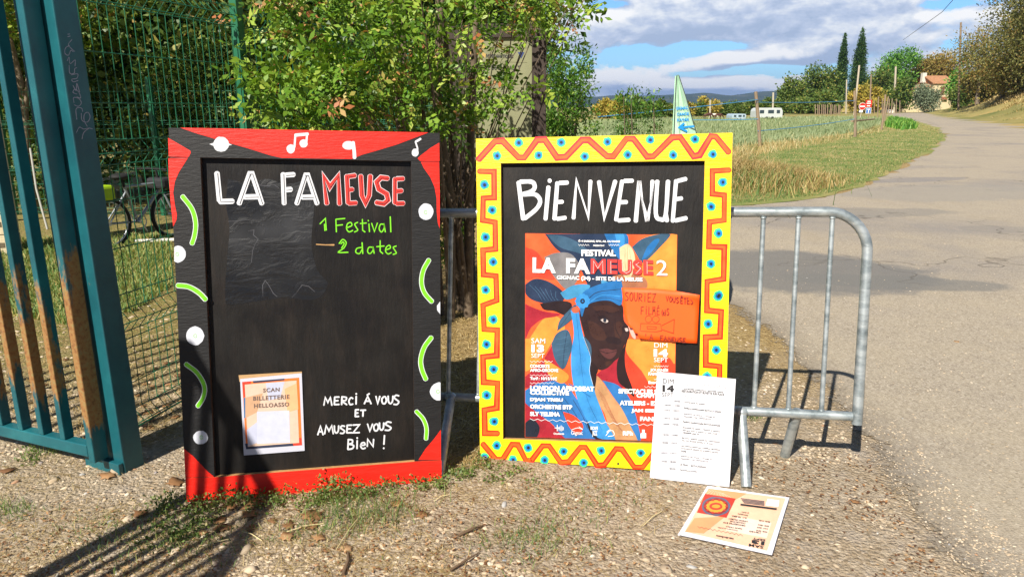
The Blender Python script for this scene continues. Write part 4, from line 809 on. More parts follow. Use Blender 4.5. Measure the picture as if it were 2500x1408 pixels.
def prog(mb):
    d = .0048; T = lambda s, q, m=0, bold=.035, sp=1.05: text(mb, PP, s, Z4(q), d, m, bold, sp)
    T('DIM', box4(1348, 574, 1422, 606, 3), bold=.0); T('14', box4(1344, 616, 1424, 664, 3), bold=.05); T('SEPT', box4(1340, 670, 1420, 698, 3), bold=.0)
    for y in (604, 690): stroke(mb, PP, Z4([(1478+i*13, y+16*(i % 2)+i*.9+(0 if y < 650 else 0)) for i in range(25)]), .7, d, 1, False, 0)
    T('JOURNÉE FAMILIALE - ENTRÉE LIBRE', box4(1490, 637, 1760, 650, 24), bold=.04); T('RESTAURATION ET BUVETTE SUR PLACE', box4(1476, 650, 1770, 667, 26), bold=.04)
    for t, y, w in (('10H30', 722, 44), ('10H30 - 11H00', 752, 106), ('11H15 - 12H15', 787, 106), ('13H15 - 13H45', 842, 106), ('14H00 - 14H30', 882, 106), ('14H30 - 15H00', 955, 106), ('15H00 - 17H15', 1010, 106), ('16H15 - 17H15', 1080, 106), ('17H30 - 18H00', 1138, 106), ('18H30', 1186, 44)):
        r = 1466-(y-722)*.068; T(t, [(r-w, y-w*.035), (r, y+2), (r, y+15), (r-w, y+13-w*.035)], 1)
    for t, y, w, m in (('Ouverture au public', 728, 142, 0), ('Fanfare traditionnelle BATUCANFARE', 768, 256, 0), ('Spectacle de cirque - "Voyage en', 808, 218, 1), ('Absurdie", Cie TRIFOUILLIS', 826, 190, 1), ('Fanfare traditionnelle BATUCANFARE', 862, 256, 0), ('Spectacle de danse - "Quand le danseur', 902, 262, 0), ('dialogue avec la peinture" avec JOSÉ', 920, 240, 0), ('ABIMBIM alias JA', 938, 118, 0),
                       ('Bal pour enfants animé par l\'association', 974, 262, 0), ('AIL OU RADIS (public 3 - 8 ans)', 992, 214, 0), ('Jam Session animé par L\'APERAL MUZIKAL', 1028, 270, 0), ('ouverture et clôture par la fanfare hip-hop', 1046, 254, 0), ('GGRB', 1064, 38, 0), ('Spectacle de cirque - "Voyage en', 1098, 218, 1), ('Absurdie", Cie TRIFOUILLIS', 1116, 190, 1), ('LE FINAL - BATUCANFARE', 1156, 178, 0), ('Fermeture public', 1194, 122, 0)):
        l = 1494-(y-728)*.068; T(t, [(l, y), (l+w, y+w*.115), (l+w, y+13+w*.115), (l, y+13)], m)
    for k in range(8): stroke(mb, PP, Z4([(1300, 1030+k*8), (1390, 1038+k*8)]), 1.4, d, 2)
    for k in range(6): stroke(mb, PP, Z4([(1762+k*7, 735-k*9), (1766+k*7, 770+k*5)]), 1.2, d, 2)
    for c in ((1690, 770), (1725, 762), (1765, 798), (1700, 800)): poly(mb, PP, Z4(ell(c[0], c[1], 9, 9, 10)), d, 2)
paint(PP, 'printed_text', PG, GI, prog)
# stack lying flat, upside down to the camera
GP = [(1727, 1185), (1926, 1214.5), (1885, 1352), (1657, 1302.5)]
class Flat(Plane):
    def __init__(s, z): s.z0 = z; s.o = np.array([0, 0, z]); s.n = np.array([0, 0, 1.0])
    def px(s, p, d=0.0): return G(p[0], p[1], s.z0+d)
FL = Flat(.016); ST = empty('programme_stack', G(1795, 1265), 'stack of peach and white printed sheets lying flat on the gravel, upside down', 'paper stack')
WB = mat('sheet_white', S('#eeeffa', .85), .7, var=.03); c0 = np.mean(GP, 0)
for k in range(4):
    mb = MB(); q = [tuple(np.array(p)+rng.uniform(-2.2, 2.2, 2)*(k < 3)) for p in GP]; slab(mb, FL, q, -.012+.004*k-.0028, -.012+.004*k, 0); mb.build('paper', WB, ST)
ZF = Z(1560, 880, 2.6596)
def flat(mb):
    d = .0006; P = lambda c, q, k: poly(mb, FL, ZF(q), d+.0004*k, c)
    P(0, [(452, 828), (952, 892), (832, 1232), (296, 1108)], 0); P(1, [(452, 828), (700, 860), (520, 960), (392, 920)], 1); P(1, [(360, 1020), (560, 1010), (420, 1120), (300, 1108)], 1); P(3, [(640, 1010), (860, 1050), (830, 1150), (560, 1100)], 1)
    P(2, [(430, 862), (628, 894), (568, 1018), (376, 984)], 2); P(4, ell(500, 944, 92, 62, 24), 3); P(5, ell(500, 944, 80, 52, 24), 4); P(6, ell(500, 944, 64, 40, 24), 5); P(2, ell(500, 944, 42, 24, 20), 6); P(6, ell(500, 944, 28, 12, 16), 7)
    for i in range(10): a = i*.63; P(2, ell(500+68*cos(a), 944+43*sin(a), 9, 7, 8), 8)
    P(7, [(835, 895), (912, 905), (905, 948), (822, 937)], 2)
    T = lambda s, x0, y0, x1, y1, h, k=9, bold=.02: text(mb, FL, s, ZF([(x1, y1+h), (x0, y0+h), (x0+h*.18, y0), (x1+h*.18, y1)]), d+.0004*k, 8, bold)
    T('SAM', 712, 1184, 806, 1200, 18); T('13', 728, 1158, 812, 1172, 24, bold=.06); T('SEPT', 738, 1144, 820, 1158, 12); T('Nuit Afro-Groove', 500, 1128, 612, 1148, 12, bold=.04)
    for t, x0, y0, x1 in (('Ouverture au public', 510, 1075, 640), ('DJAM TRIBU', 565, 1068, 668), ('ORCHESTRE BTP', 545, 1042, 690), ('LONDON AFROBEAT', 580, 1018, 705), ('COLLECTIVE', 590, 1034, 690), ('SLY TELEMA', 600, 1000, 698), ('Fermeture', 640, 988, 705), ('public', 665, 975, 712)): T(t, x0, y0, x1, y0+(x1-x0)*.16, 9)
    for t, x0, y0 in (('19H30 - 20H45', 760, 1095), ('21H15 - 22H15', 765, 1075), ('22H45 - 00H15', 772, 1058), ('00H00 - 01H00', 778, 1030), ('19H30', 715, 1100)): T(t, x0, y0, x0+72, y0+11, 9)
    mb.add([FL.px(p, d+.004) for p in ZF([(660, 926), (896, 956), (892, 966), (657, 936)])], [(0, 1, 2, 3)], 8)
    for k in range(4): mb.add([FL.px(p, d+.004) for p in ZF([(660+k*6, 890+k*9), (815, 910+k*8), (814, 914+k*8), (660+k*6, 894+k*9)])], [(0, 1, 2, 3)], 9)
    for k in range(9): stroke(mb, FL, ZF([(470+k*9, 834+k*3), (420+k*22, 862+k*3)]), .6, d+.001, 3, False, .1)
    stroke(mb, FL, ZF([(380+i*14, 1072+i*2.6+10*(i % 2)) for i in range(22)]), .7, d+.0022, 8, False, 0)
paint(FL, 'printed_design', ST, [fl('pk_peach', '#f0bfa0'), fl('pk_orange', '#ee9c6c'), fl('pk_red', '#bf3524'), fl('pk_light', '#f5d6c2'), fl('pk_slate', '#5c6078'), fl('pk_wine', '#8c2c2a'), fl('pk_gold', '#e89a30'), WB, GI[0], GI[1]], flat)

# ------------------------------------------------------------------ steel crowd barrier
BYAW = -.165; BO = Plane((-.14, 2.80, 0), (cos(BYAW), sin(BYAW), 0), (-sin(BYAW)*sin(.168), cos(BYAW)*sin(.168), cos(.168))); bp = lambda x, y, d=0.0: BO.px((x, y), d)
def galv():
    m = bpy.data.materials.new('galvanised_steel'); m.use_nodes = True; b = NB(m.node_tree); p = m.node_tree.nodes['Principled BSDF']; co = b.new('ShaderNodeTexCoord').outputs['Object']
    n = b.noise(co, 30, 5, .65); s = b.noise(b.mapped(co, (1, 1, 3)), 9, 4, .6)
    b.put(b.mix(b.ramp(s, [(.42, 0), (.6, .7)]), b.ramp(n, [(.3, S('#6f7a7e')), (.5, S('#949fa3')), (.7, S('#aab4b8'))]), S('#c9d1d3')), p.inputs['Base Color']); p.inputs['Metallic'].default_value = .55
    b.put(b.ramp(n, [(.3, .5), (.7, .34)]), p.inputs['Roughness']); return m
GALV = galv()
BA = empty('crowd_barrier', (.6, 2.66, 0), 'grey galvanised steel crowd barrier with rounded corner standing behind both boards', 'barrier')
X1 = BO.uv((2116, 640))[0]; XL = -.66; RR = .0195; _a, _b = BO.uv((1120, 519)), BO.uv((1900, 519)); zt = lambda u: _a[1]+(u-_a[0])*(_b[1]-_a[1])/(_b[0]-_a[0])
Q = lambda u, v, d=0: BO.at(u, v, d)
cor = [(X1-.15+.15*sin(a), zt(X1)-.15+.15*cos(a)) for a in np.linspace(0, pi/2, 10)]
corL = [(XL+.15-.15*sin(a), zt(XL)-.15+.15*cos(a)) for a in np.linspace(0, pi/2, 10)]
_c, _d = BO.uv((1120, 969)), BO.uv((2080, 1016)); zl = lambda u: _c[1]+(u-_c[0])*(_d[1]-_c[1])/(_d[0]-_c[0])       # lower rail drops slightly to the right
mb = MB(); mb.tube([Q(XL, zl(XL)-.03)]+[Q(*c) for c in corL[::-1]]+[Q(*c) for c in cor]+[Q(X1, zl(X1)-.03)], RR, 0, 12); mb.build('frame', GALV, BA)
mb = MB(); mb.tube([Q(XL+RR, zl(XL)), Q(X1-RR, zl(X1))], .0185, 0, 12); mb.build('lower_rail', GALV, BA)
us = [BO.uv((x, 750))[0] for x in (1853, 1938, 2020)]; du = us[1]-us[0]; ul = BO.uv((1098, 750))[0]
allu = sorted([us[0]-du*k for k in range(0, 14) if us[0]-du*k > XL+.08]+us[1:])
off = (ul-min(allu, key=lambda q: abs(q-ul))); 
for u in allu:
    w = u+(off if u < .4 else 0); mb = MB(); mb.tube([Q(w, zl(w)+.016), Q(w, zt(w)-.018)], .0095, 0, 10); [mb.ellipsoid(Q(w, q), (.0135, .0135, .006), 0, 8, 5) for q in (zl(w)+.019, zt(w)-.020)]; mb.build('upright_bar', GALV, BA)
def leg(a, foot, name='leg'):
    mb = MB(); f = G(*foot); f = np.array([f[0], f[1], .002]); mb.tube([a, a+(f-a)*.15+np.array([0, 0, .002]), f], .0195, 0, 12); mb.ellipsoid(a, (.026, .026, .022), 0, 10, 6); mb.build(name, GALV, BA)
leg(Q(BO.uv((1809, 1000))[0], zl(1.0), .012), (1822, 1190)); leg(Q(BO.uv((1947, 1010))[0], zl(1.2), -.012), (1916, 1112)); leg(Q(BO.uv((1103, 972))[0], zl(-.1), .012), (1072, 1166))
leg(Q(-.36, zl(-.36), -.012), (1010, 1020))
# ------------------------------------------------------------------ green steel gate, its post and the open second leaf
def rust_paint(name, z0, z1, amt):
    m = bpy.data.materials.new(name); m.use_nodes = True; b = NB(m.node_tree); p = m.node_tree.nodes['Principled BSDF']; co = b.new('ShaderNodeNewGeometry').outputs['Position']
    z = b.sep(co)[2]; n = b.noise(co, 5, 6, .65); n2 = b.noise(co, 60, 5, .7)
    nb = b.noise(b.mapped(co, (1, 1, .35)), 9, 6, .7); win = b.ramp(z, [(max(0, z0-.22), 0), (z0+.12, 1), (z1-.25, 1), (min(1, z1+.3), .0)])
    k = b.ramp(b.m('ADD', b.m('MULTIPLY', win, amt*.62), b.m('MULTIPLY', b.m('SUBTRACT', nb, .5), 1.7)), [(.38, 0), (.50, 1)])
    teal = b.ramp(n, [(.3, S('#124c57')), (.6, S('#1a6069')), (.72, S('#246f76'))]); rust = b.ramp(n2, [(.3, S('#70482a')), (.5, S('#9a7040')), (.75, S('#8c8658'))])
    b.put(b.mix(k, teal, rust), p.inputs['Base Color']); b.put(b.ramp(k, [(0, .42), (1, .85)]), p.inputs['Roughness'])
    bn = b.new('ShaderNodeBump'); bn.inputs['Strength'].default_value = .25; bn.inputs['Distance'].default_value = .003; b.put(b.m('ADD', k, b.m('MULTIPLY', n2, .5)), bn.inputs['Height']); b.l.new(bn.outputs[0], p.inputs['Normal']); return m
TEALP, TEALR, TEALS = rust_paint('teal_paint', .0, .02, .0), rust_paint('rusted_teal_paint', .30, .74, 1.0), rust_paint('rusted_stile_paint', .16, .98, 1.0)
Zv = np.array([0, 0, 1.0])
PF = np.array([-1.534, 2.609, 0]); pl_ = np.array([-.9, .435, 0]); pl_ /= np.linalg.norm(pl_); pr_ = np.array([.435, .9, 0]); pr_ /= np.linalg.norm(pr_)
POST = empty('gate_post', PF, 'thick square teal gate post with a scribbled white tag, right of the rusty gate', 'gate post')
a0 = PF; a1 = PF+pr_*.088; a2 = a1+pl_*.215; a3 = PF+pl_*.215
mb = MB(); mb.hexa([q+Zv*z+np.array([-.016*max(z, 0)/2.3, 0, 0]) for z in (-.03, 2.3) for q in (a0, a1, a2, a3)], 0); mb.build('post_body', TEALP, POST, bevel=.004)
mb = MB(); c = (PF+pl_*.105)-pr_*.012; mb.box(c+Zv*.02, (.205, .02, .05), 0, (pl_, pr_, Zv)); mb.build('base_plate', TEALP, POST, bevel=.003)
PRF = Plane(PF, pr_, Zv)
TAG = mat('tag_white', S('#a9adc4', .8), .6)
def tagf(mb):
    for s in ([(388, 198), (400, 196)], [(388, 212), (402, 208)], [(412, 228), (392, 258), (420, 290), (428, 296)], [(398, 262), (376, 276), (372, 306), (392, 318), (406, 290), (420, 298)], [(385, 350), (396, 330), (402, 366), (430, 345), (430, 380)],
              [(396, 375), (400, 420), (425, 420), (428, 395), (440, 390)], [(408, 430), (445, 425), (440, 450), (412, 455), (420, 470), (448, 462)], [(418, 490), (436, 520), (440, 480), (456, 528)], [(440, 540), (418, 530), (430, 512), (452, 530), (462, 562), (440, 556)],
              [(424, 590), (422, 560), (452, 566), (466, 590), (450, 610), (426, 602)], [(440, 685), (436, 625), (466, 620), (474, 640)], [(466, 650), (470, 690), (500, 700), (516, 672), (505, 645), (484, 655), (482, 690), (500, 725)], [(438, 760), (455, 730), (480, 740), (510, 735), (532, 740)], [(510, 735), (480, 760), (470, 796)]):
        stroke(mb, PRF, Z5(s), 1.5, .0008+.0002*random.random(), 0, True, .3)
paint(PRF, 'spray_tag', POST, TAG, tagf)
GZ = .085; GO = G(240, 1120, GZ); ld = GO-G(0, 1063, GZ); ld /= np.linalg.norm(ld); GO = np.array([GO[0], GO[1], 0]); ln_ = np.array([ld[1], -ld[0], 0])   # ln_ faces the camera
GLP = Plane(GO, ld, Zv)
GATE = empty('gate_leaf', GO-ld*.6, 'green barred steel gate with rust eating the bars, left of the thick post', 'gate')
def gate(T, o, d, n, stile_u, bar_us, u0, H=2.02, mats=(TEALR, TEALS), bw=.036):
    c = lambda u, z, k=0: o+d*u+Zv*z-n*k
    mb = MB(); mb.box(c((u0+stile_u)/2-.02, .107, .022), (stile_u-u0, .044, .05), 0, (d, n, Zv)); mb.build('bottom_rail', mats[0], T, bevel=.004)
    mb = MB(); mb.box(c((u0+stile_u)/2-.02, H-.03, .022), (stile_u-u0, .044, .06), 0, (d, n, Zv)); mb.build('top_rail', TEALP, T, bevel=.004)
    for u in bar_us: mb = MB(); mb.sq(c(u, .133, .022), c(u, H-.061, .022), bw*.78, bw*1.15, d, n); mb.build('bar', mats[0], T, bevel=.003)
    mb = MB(); mb.sq(c(stile_u, .062, .03), c(stile_u, H+.004, .03), .032, .064, d, n); mb.build('stile', mats[1], T, bevel=.004)
ug = [GLP.uv((x, 1075-(.044*k)))[0] for k, x in enumerate((152, 97, 46, 6))]; dg = (ug[0]-ug[3])/3
gate(GATE, GO, ld, ln_, -.036, [ug[0]-dg*k for k in range(11)], -1.45)
G2 = empty('gate_leaf', (-1.85, 1.21, 0), 'open barred gate leaf beside the camera whose shadow falls across the red painted board', 'gate')
d2 = np.array([.03, 1.0, 0]); d2 /= np.linalg.norm(d2); n2 = np.array([d2[1], -d2[0], 0])
gate(G2, np.array([-1.85, 1.23, 0]), d2, n2, -.02, [-.15-.12*k for k in range(14)], -1.85, 1.93, (TEALP, TEALP), .024)

# ------------------------------------------------------------------ welded mesh fence
FENM = mat('fence_green', S('#1f6a4a'), .45, var=.12, vscale=8)
FO = np.array([-1.681, 3.066, 0]); fd = np.array([.237, .9715, 0]); fd /= np.linalg.norm(fd); fn = np.array([fd[1], -fd[0], 0])
def mesh_fence(T, o, d, n, u0, u1, H, folds, step=.05, r=.0026):
    mb = MB(); prof = [(.02, 0)]
    for z in folds: prof += [(z-.05, 0), (z, .045), (z+.05, 0)]
    prof += [(H, 0)]
    pts = lambda u: [o+d*u+Zv*z+n*k for z, k in prof if 0 < z <= H]
    for u in np.arange(u0, u1+1e-6, step): mb.tube(pts(u), r, 0, 4, False)
    zs = [.03]
    for z in folds: zs += [z-.05, z, z+.05]
    zs += list(np.arange(.02, H, .2)); zs = sorted(set(round(z, 3) for z in zs if .015 < z < H))
    for z in zs:
        k = np.interp(z, [p[0] for p in prof], [p[1] for p in prof]); mb.tube([o+d*u0+Zv*z+n*(k+r*1.8), o+d*u1+Zv*z+n*(k+r*1.8)], r, 0, 4, False)
    mb.build('mesh_panel', FENM, T)
def fpost(T, p, H, w=.06):
    mb = MB(); mb.box(p+Zv*H/2, (w, w*.7, H), 0, (fd, fn, Zv)); mb.build('post', FENM, T, bevel=.003)
FEN = empty('mesh_fence', FO, 'tall green welded mesh fence with folded ribs running back from the gate post', 'fence')
mesh_fence(FEN, FO, fd, fn, -.2, .97, 1.92, (.05, .505, 1.22, 1.86)); mesh_fence(FEN, FO, fd, fn, 1.05, 3.4, 1.92, (.05, .505, 1.22, 1.86), .055)
for u in (1.01, 3.45): fpost(FEN, FO+fd*u, 2.0)
F2 = empty('mesh_fence', (-3.6, 9.6, 0), 'darker green mesh fence under the trees, further back behind the bicycle', 'fence')
o2 = np.array([-6.8, 9.9, 0]); e2 = np.array([1, -.06, 0]); e2 /= np.linalg.norm(e2); m2 = np.array([e2[1], -e2[0], 0])
mesh_fence(F2, o2, e2, m2, 0, 6.2, 1.7, (.05, .6, 1.2), .09, .0035)
for u in (0, 2.1, 4.2, 6.25): fpost(F2, o2+e2*u, 1.8, .07)

# ------------------------------------------------------------------ bicycle behind the fence
def bicycle():
    base = G(352, 590); base[2] = 0; T = empty('bicycle', base, 'grey bicycle with a bright yellow bag, parked behind the mesh fence', 'bicycle')
    a = np.array([.42, .91, 0]); a /= np.linalg.norm(a); s = np.array([a[1], -a[0], 0]); R = .33; K = .76; P = lambda f, z, k=0: base+a*f*K+Zv*z*K+s*k*K; Rr = R*K
    blk, gry, slv = mat('rubber', S('#1b1b1c'), .8), mat('bike_grey', S('#8b9298'), .4, .3), mat('bike_silver', S('#b9bdc2'), .35, .7)
    for f, nm in ((-.52, 'wheel'), (.52, 'wheel')):
        w = MB(); w.tube([P(f+R*cos(t), R+R*sin(t)) for t in np.linspace(0, 2*pi, 33)], .021, 0, 8, False); wo = w.build(nm, blk, T)
        w = MB(); w.tube([P(f+(R-.03)*cos(t), R+(R-.03)*sin(t)) for t in np.linspace(0, 2*pi, 33)], .010, 0, 6, False); w.build('rim', slv, wo)
        w = MB()
        for t in np.linspace(0, pi, 12, endpoint=False): w.tube([P(f+(R-.03)*cos(t), R+(R-.03)*sin(t)), P(f-(R-.03)*cos(t), R-(R-.03)*sin(t))], .0012, 0, 4)
        w.tube([P(f, R, -.05), P(f, R, .05)], .02, 0, 8); w.build('spokes', slv, wo)
    m = MB(); bb, st, hd = P(-.06, .30), P(-.20, .80), P(.36, .86)
    for p, q, r in ((bb, st, .016), (st, P(.35, .80), .016), (bb, P(.37, .72), .019), (bb, P(-.52, R, .04), .01), (bb, P(-.52, R, -.04), .01), (P(-.18, .74), P(-.52, R, .04), .008), (P(-.18, .74), P(-.52, R, -.04), .008), (P(.37, .70), hd, .02)): m.tube([p, q], r, 0, 8)
    m.build('frame', gry, T)
    m = MB(); m.tube([P(.385, .68), P(.41, .6, .05), P(.52, R, .05)], .012, 0, 8); m.tube([P(.385, .68), P(.41, .6, -.05), P(.52, R, -.05)], .012, 0, 8); m.build('fork', gry, T)
    m = MB(); m.tube([hd, P(.34, .98)], .014); m.tube([P(.24, 1.0, .30), P(.36, 1.0, .2), P(.36, 1.0, -.2), P(.24, 1.0, -.30)], .012); m.build('handlebar', blk, T)
    m = MB(); m.tube([st, P(-.23, .92)], .013); m.ellipsoid(P(-.24, .945), (.10, .13, .035)); m.build('saddle', blk, T)
    m = MB(); m.tube([P(-.06, .30, -.07), P(-.06, .30, .07)], .02, 0, 8); m.tube([P(-.06+.1*cos(t), .30+.1*sin(t), .05) for t in np.linspace(0, 2*pi, 20)], .006, 0, 5, False); m.tube([P(-.06, .3, .07), P(.02, .15, .07)], .009); m.tube([P(-.06, .3, -.07), P(-.14, .45, -.07)], .009); m.build('crankset', slv, T)
    for k in (.1,): m = MB(); m.box(P(.40, .80, .0), (.18, .26, .12), 0, (a, s, Zv)); m.build('handlebar_bag', mat('bag_black', S('#26272b'), .8), T, bevel=.03)
    y = MB(); y.box(P(-.60, .76, .08), (.20, .15, .15), 0, (a, s, Zv)); y.build('pannier', mat('hi_vis', S('#a8d010', .8), .6), T, bevel=.03)
bicycle()
# pale poles, block pillar
m = MB(); p0, p1 = G(330, 596), G(432, 592); m.tube([p0+Zv*.03, p1+Zv*.03], .022, 0, 8); tag(m.build('pole', mat('pale_pipe', S('#d2d0c8'), .6), None, p0), 'white pipe lying on the ground behind the mesh fence, below the bicycle', 'pipe')
m = MB(); p0 = G(116, 560); p0[2] = .0; p1 = at_y(74, 362, p0[1]+.25); m.tube([p0, (p0+p1)/2+np.array([-.03, 0, 0]), p1], .013, 0, 8); tag(m.build('pole', mat('grey_pipe', S('#a5a49c'), .6), None, p0), 'bent white pipe leaning against the tree trunk behind the gate bars', 'pipe')
def block_pillar():
    p = G(28, 618); T = empty('block_pillar', p, 'pillar of pale hollow concrete blocks seen between the gate bars at far left', 'pillar'); bm = mat('cream_block', S('#d2c4a4'), .85, var=.12, vscale=20, bump=.4); dk = mat('block_hole', S('#6a5f4c'), .95)
    ax = (np.array([.97, .24, 0]), np.array([-.24, .97, 0]), Zv)
    for k in range(11):
        b_ = MB(); c = p+Zv*(.1+.205*k)+ax[0]*(-.16); b_.box(c, (.46, .2, .196), 0, ax)
        for s_ in (-.12, .12): b_.box(c+ax[0]*s_-ax[1]*.101, (.07, .006, .05), 1, ax)
        b_.build('block', [bm, dk], T, bevel=.006)
block_pillar()

# ------------------------------------------------------------------ wooden information board behind the bush
IY = 5.79; DW_ = mat('dark_timber', S('#453b35'), .85, var=.25, vscale=7, bump=.5, bscale=40, stretch=(6, 6, .8)); IP = Plane((0, IY, 0), (1, 0, 0), Zv)
IB = empty('information_board', G(1240, 692), 'tall dark timber information board with a cream panel, half hidden by the leafy bush', 'sign')
ux = lambda x, y: IP.uv((x, y))
def ipost(x0, x1, yt, yref, nm, dp=.12):
    u0, u1 = ux(x0, yref)[0], ux(x1, yref)[0]; zt = ux(x0, yt)[1]; mb = MB(); mb.box((( u0+u1)/2, IY+dp/2, zt/2), (u1-u0, dp, zt), 0); mb.build(nm, DW_, IB, bevel=.006)
ipost(1299, 1334, 70, 200, 'post'); ipost(1093, 1152, 62, 300, 'post')
u0, u1 = ux(1140, 200)[0]+.01, ux(1299, 200)[0]-.001; zt, zb = ux(1200, 92)[1], ux(1200, 470)[1]
mb = MB(); mb.box(((u0+u1)/2, IY+.05, (zt+zb)/2), (u1-u0, .03, zt-zb), 0); mb.build('cream_panel', mat('shaded_cream_laminate', S('#8f9070'), .4, var=.06, vscale=5), IB)  # cream base colour darkened to stand for the shade of the foliage
mb = MB(); mb.box(((u0+u1)/2, IY+.05, zt+.05), (u1-u0, .08, .10), 0); mb.build('top_beam', DW_, IB, bevel=.005)
mb = MB(); mb.box(((u0+u1)/2, IY+.05, zb-.06), (u1-u0, .08, .11), 0); mb.build('lower_beam', DW_, IB, bevel=.005)
IPP = Plane((0, IY+.0335, 0), (1, 0, 0), Zv)
def itext(mb):
    text(mb, IPP, 'ACTIVITÉS NAUTIQUES', box4(1170, 130, 1253, 142, 2), .001, 0, .04); text(mb, IPP, "VALLÉE DE L'HÉRAULT", box4(1160, 156, 1270, 170, 2), .001, 0, .02)
    for s in ([(1143, 118), (1143, 142), (1165, 142), (1165, 118), (1143, 118)], [(1149, 140), (1149, 124), (1158, 138), (1158, 122)]): stroke(mb, IPP, s, 2.0, .0012, 0, False, 0)
    for k in range(6): stroke(mb, IPP, [(1170, 205+k*9), (1285-(k % 3)*20, 206+k*9)], .6, .001, 2, False, 0)
    poly(mb, IPP, [(1264, 128), (1280, 128), (1272, 143)], .001, 1); stroke(mb, IPP, [(1148, 114), (1286, 117)], .8, .0015, 2, False, 0); stroke(mb, IPP, [(1148, 150), (1286, 152)], .8, .0015, 2, False, 0)
paint(IPP, 'printed_text', IB, [mat('sign_ink', S('#3c3c40'), .6), mat('sign_blue', S('#3a4a82'), .6), mat('sign_line', S('#8c8a6a'), .6)], itext)

# ------------------------------------------------------------------ pale green canoe bow used as a sign
KY = 4.6; KP = Plane((0, KY, 0), (1, 0, 0), Zv); KS = empty('canoe_bow_sign', (*at_y(1690, 800, KY)[:2], 0), 'pale green pointed canoe bow standing upright as a sign, with a blue arrow', 'sign')
KG, KD, KB = mat('pale_green_hull', S('#bfe6c8', .95), .45, var=.05, vscale=6), mat('hull_edge', S('#39433f'), .7), mat('stencil_blue', S('#1e96e0'), .5, var=.1)
def kayak():
    L = [(1652.5, 185), (1649, 250), (1646, 325), (1645, 420), (1650, 560), (1660, 900)]; Rr = [(1657, 185), (1678, 250), (1700, 325), (1722, 420), (1742, 560), (1752, 900)]; n = len(L); ts = (0, .22, .27, .64, .69, 1.0); ds = (.0, .022, .016, .016, .022, .0); vs = []
    for l, r in zip(L, Rr):
        for t, d in zip(ts, ds): p = lerp(l, r, t); q = KP.px(p, d); vs.append(q)
    k = len(ts); fs = [(i*k+j, (i+1)*k+j, (i+1)*k+j+1, i*k+j+1) for i in range(n-1) for j in range(k-1)]
    mb = MB(); mb.add(vs, fs, 0); 
    for i in range(n-1):                                # rim and hull behind
        for j, s in ((0, 1), (k-1, -1)):
            a, b_ = vs[i*k+j], vs[(i+1)*k+j]; back = np.array([.004*s, .05, 0]); mb.add([a, b_, b_+back, a+back], [(0, 1, 2, 3) if s > 0 else (3, 2, 1, 0)], 0)
        a, b_, c_, d_ = vs[i*k], vs[(i+1)*k], vs[(i+1)*k+k-1], vs[i*k+k-1]; bk = np.array([0, .05, 0]); mb.add([a+bk, b_+bk, c_+bk, d_+bk], [(3, 2, 1, 0)], 0)
    mb.build('hull', KG, KS)
    mb = MB(); mb.tube([q for q in [vs[i*k] for i in range(n)]], .0035, 0, 6); mb.tube([vs[i*k+k-1] for i in range(n)], .0035, 0, 6); mb.tube([vs[0], vs[k-1]], .004, 0, 6); mb.build('edge_trim', KD, KS)
    mb = MB()
    for t in (.245, .665): stroke(mb, KP, [lerp(l, r, t) for l, r in zip(L, Rr)], 2.6, .0205, 0, False, 0)
    mb.build('rib', mat('hull_rib', S('#8fbb98'), .5), KS)
    mb = MB(); ZK = Z(1440, 150, 6.1225)
    text(mb, KP, 'GIGNAC', ZK([(1288, 682), (1465, 672), (1468, 716), (1290, 728)]), .0225, 0, .04); text(mb, KP, 'CANOE', ZK([(1302, 770), (1480, 762), (1482, 806), (1304, 814)]), .0225, 0, .04); text(mb, KP, 'KAYAK', ZK([(1302, 855), (1488, 845), (1490, 892), (1306, 902)]), .0225, 0, .04)
    stroke(mb, KP, ZK([(1345, 988), (1555, 972)]), 4.6, .0225, 0, False, .05); stroke(mb, KP, ZK([(1405, 930), (1338, 988), (1448, 1045)]), 5.0, .0228, 0, False, .05); mb.build('stencil_lettering', KB, KS)
kayak()
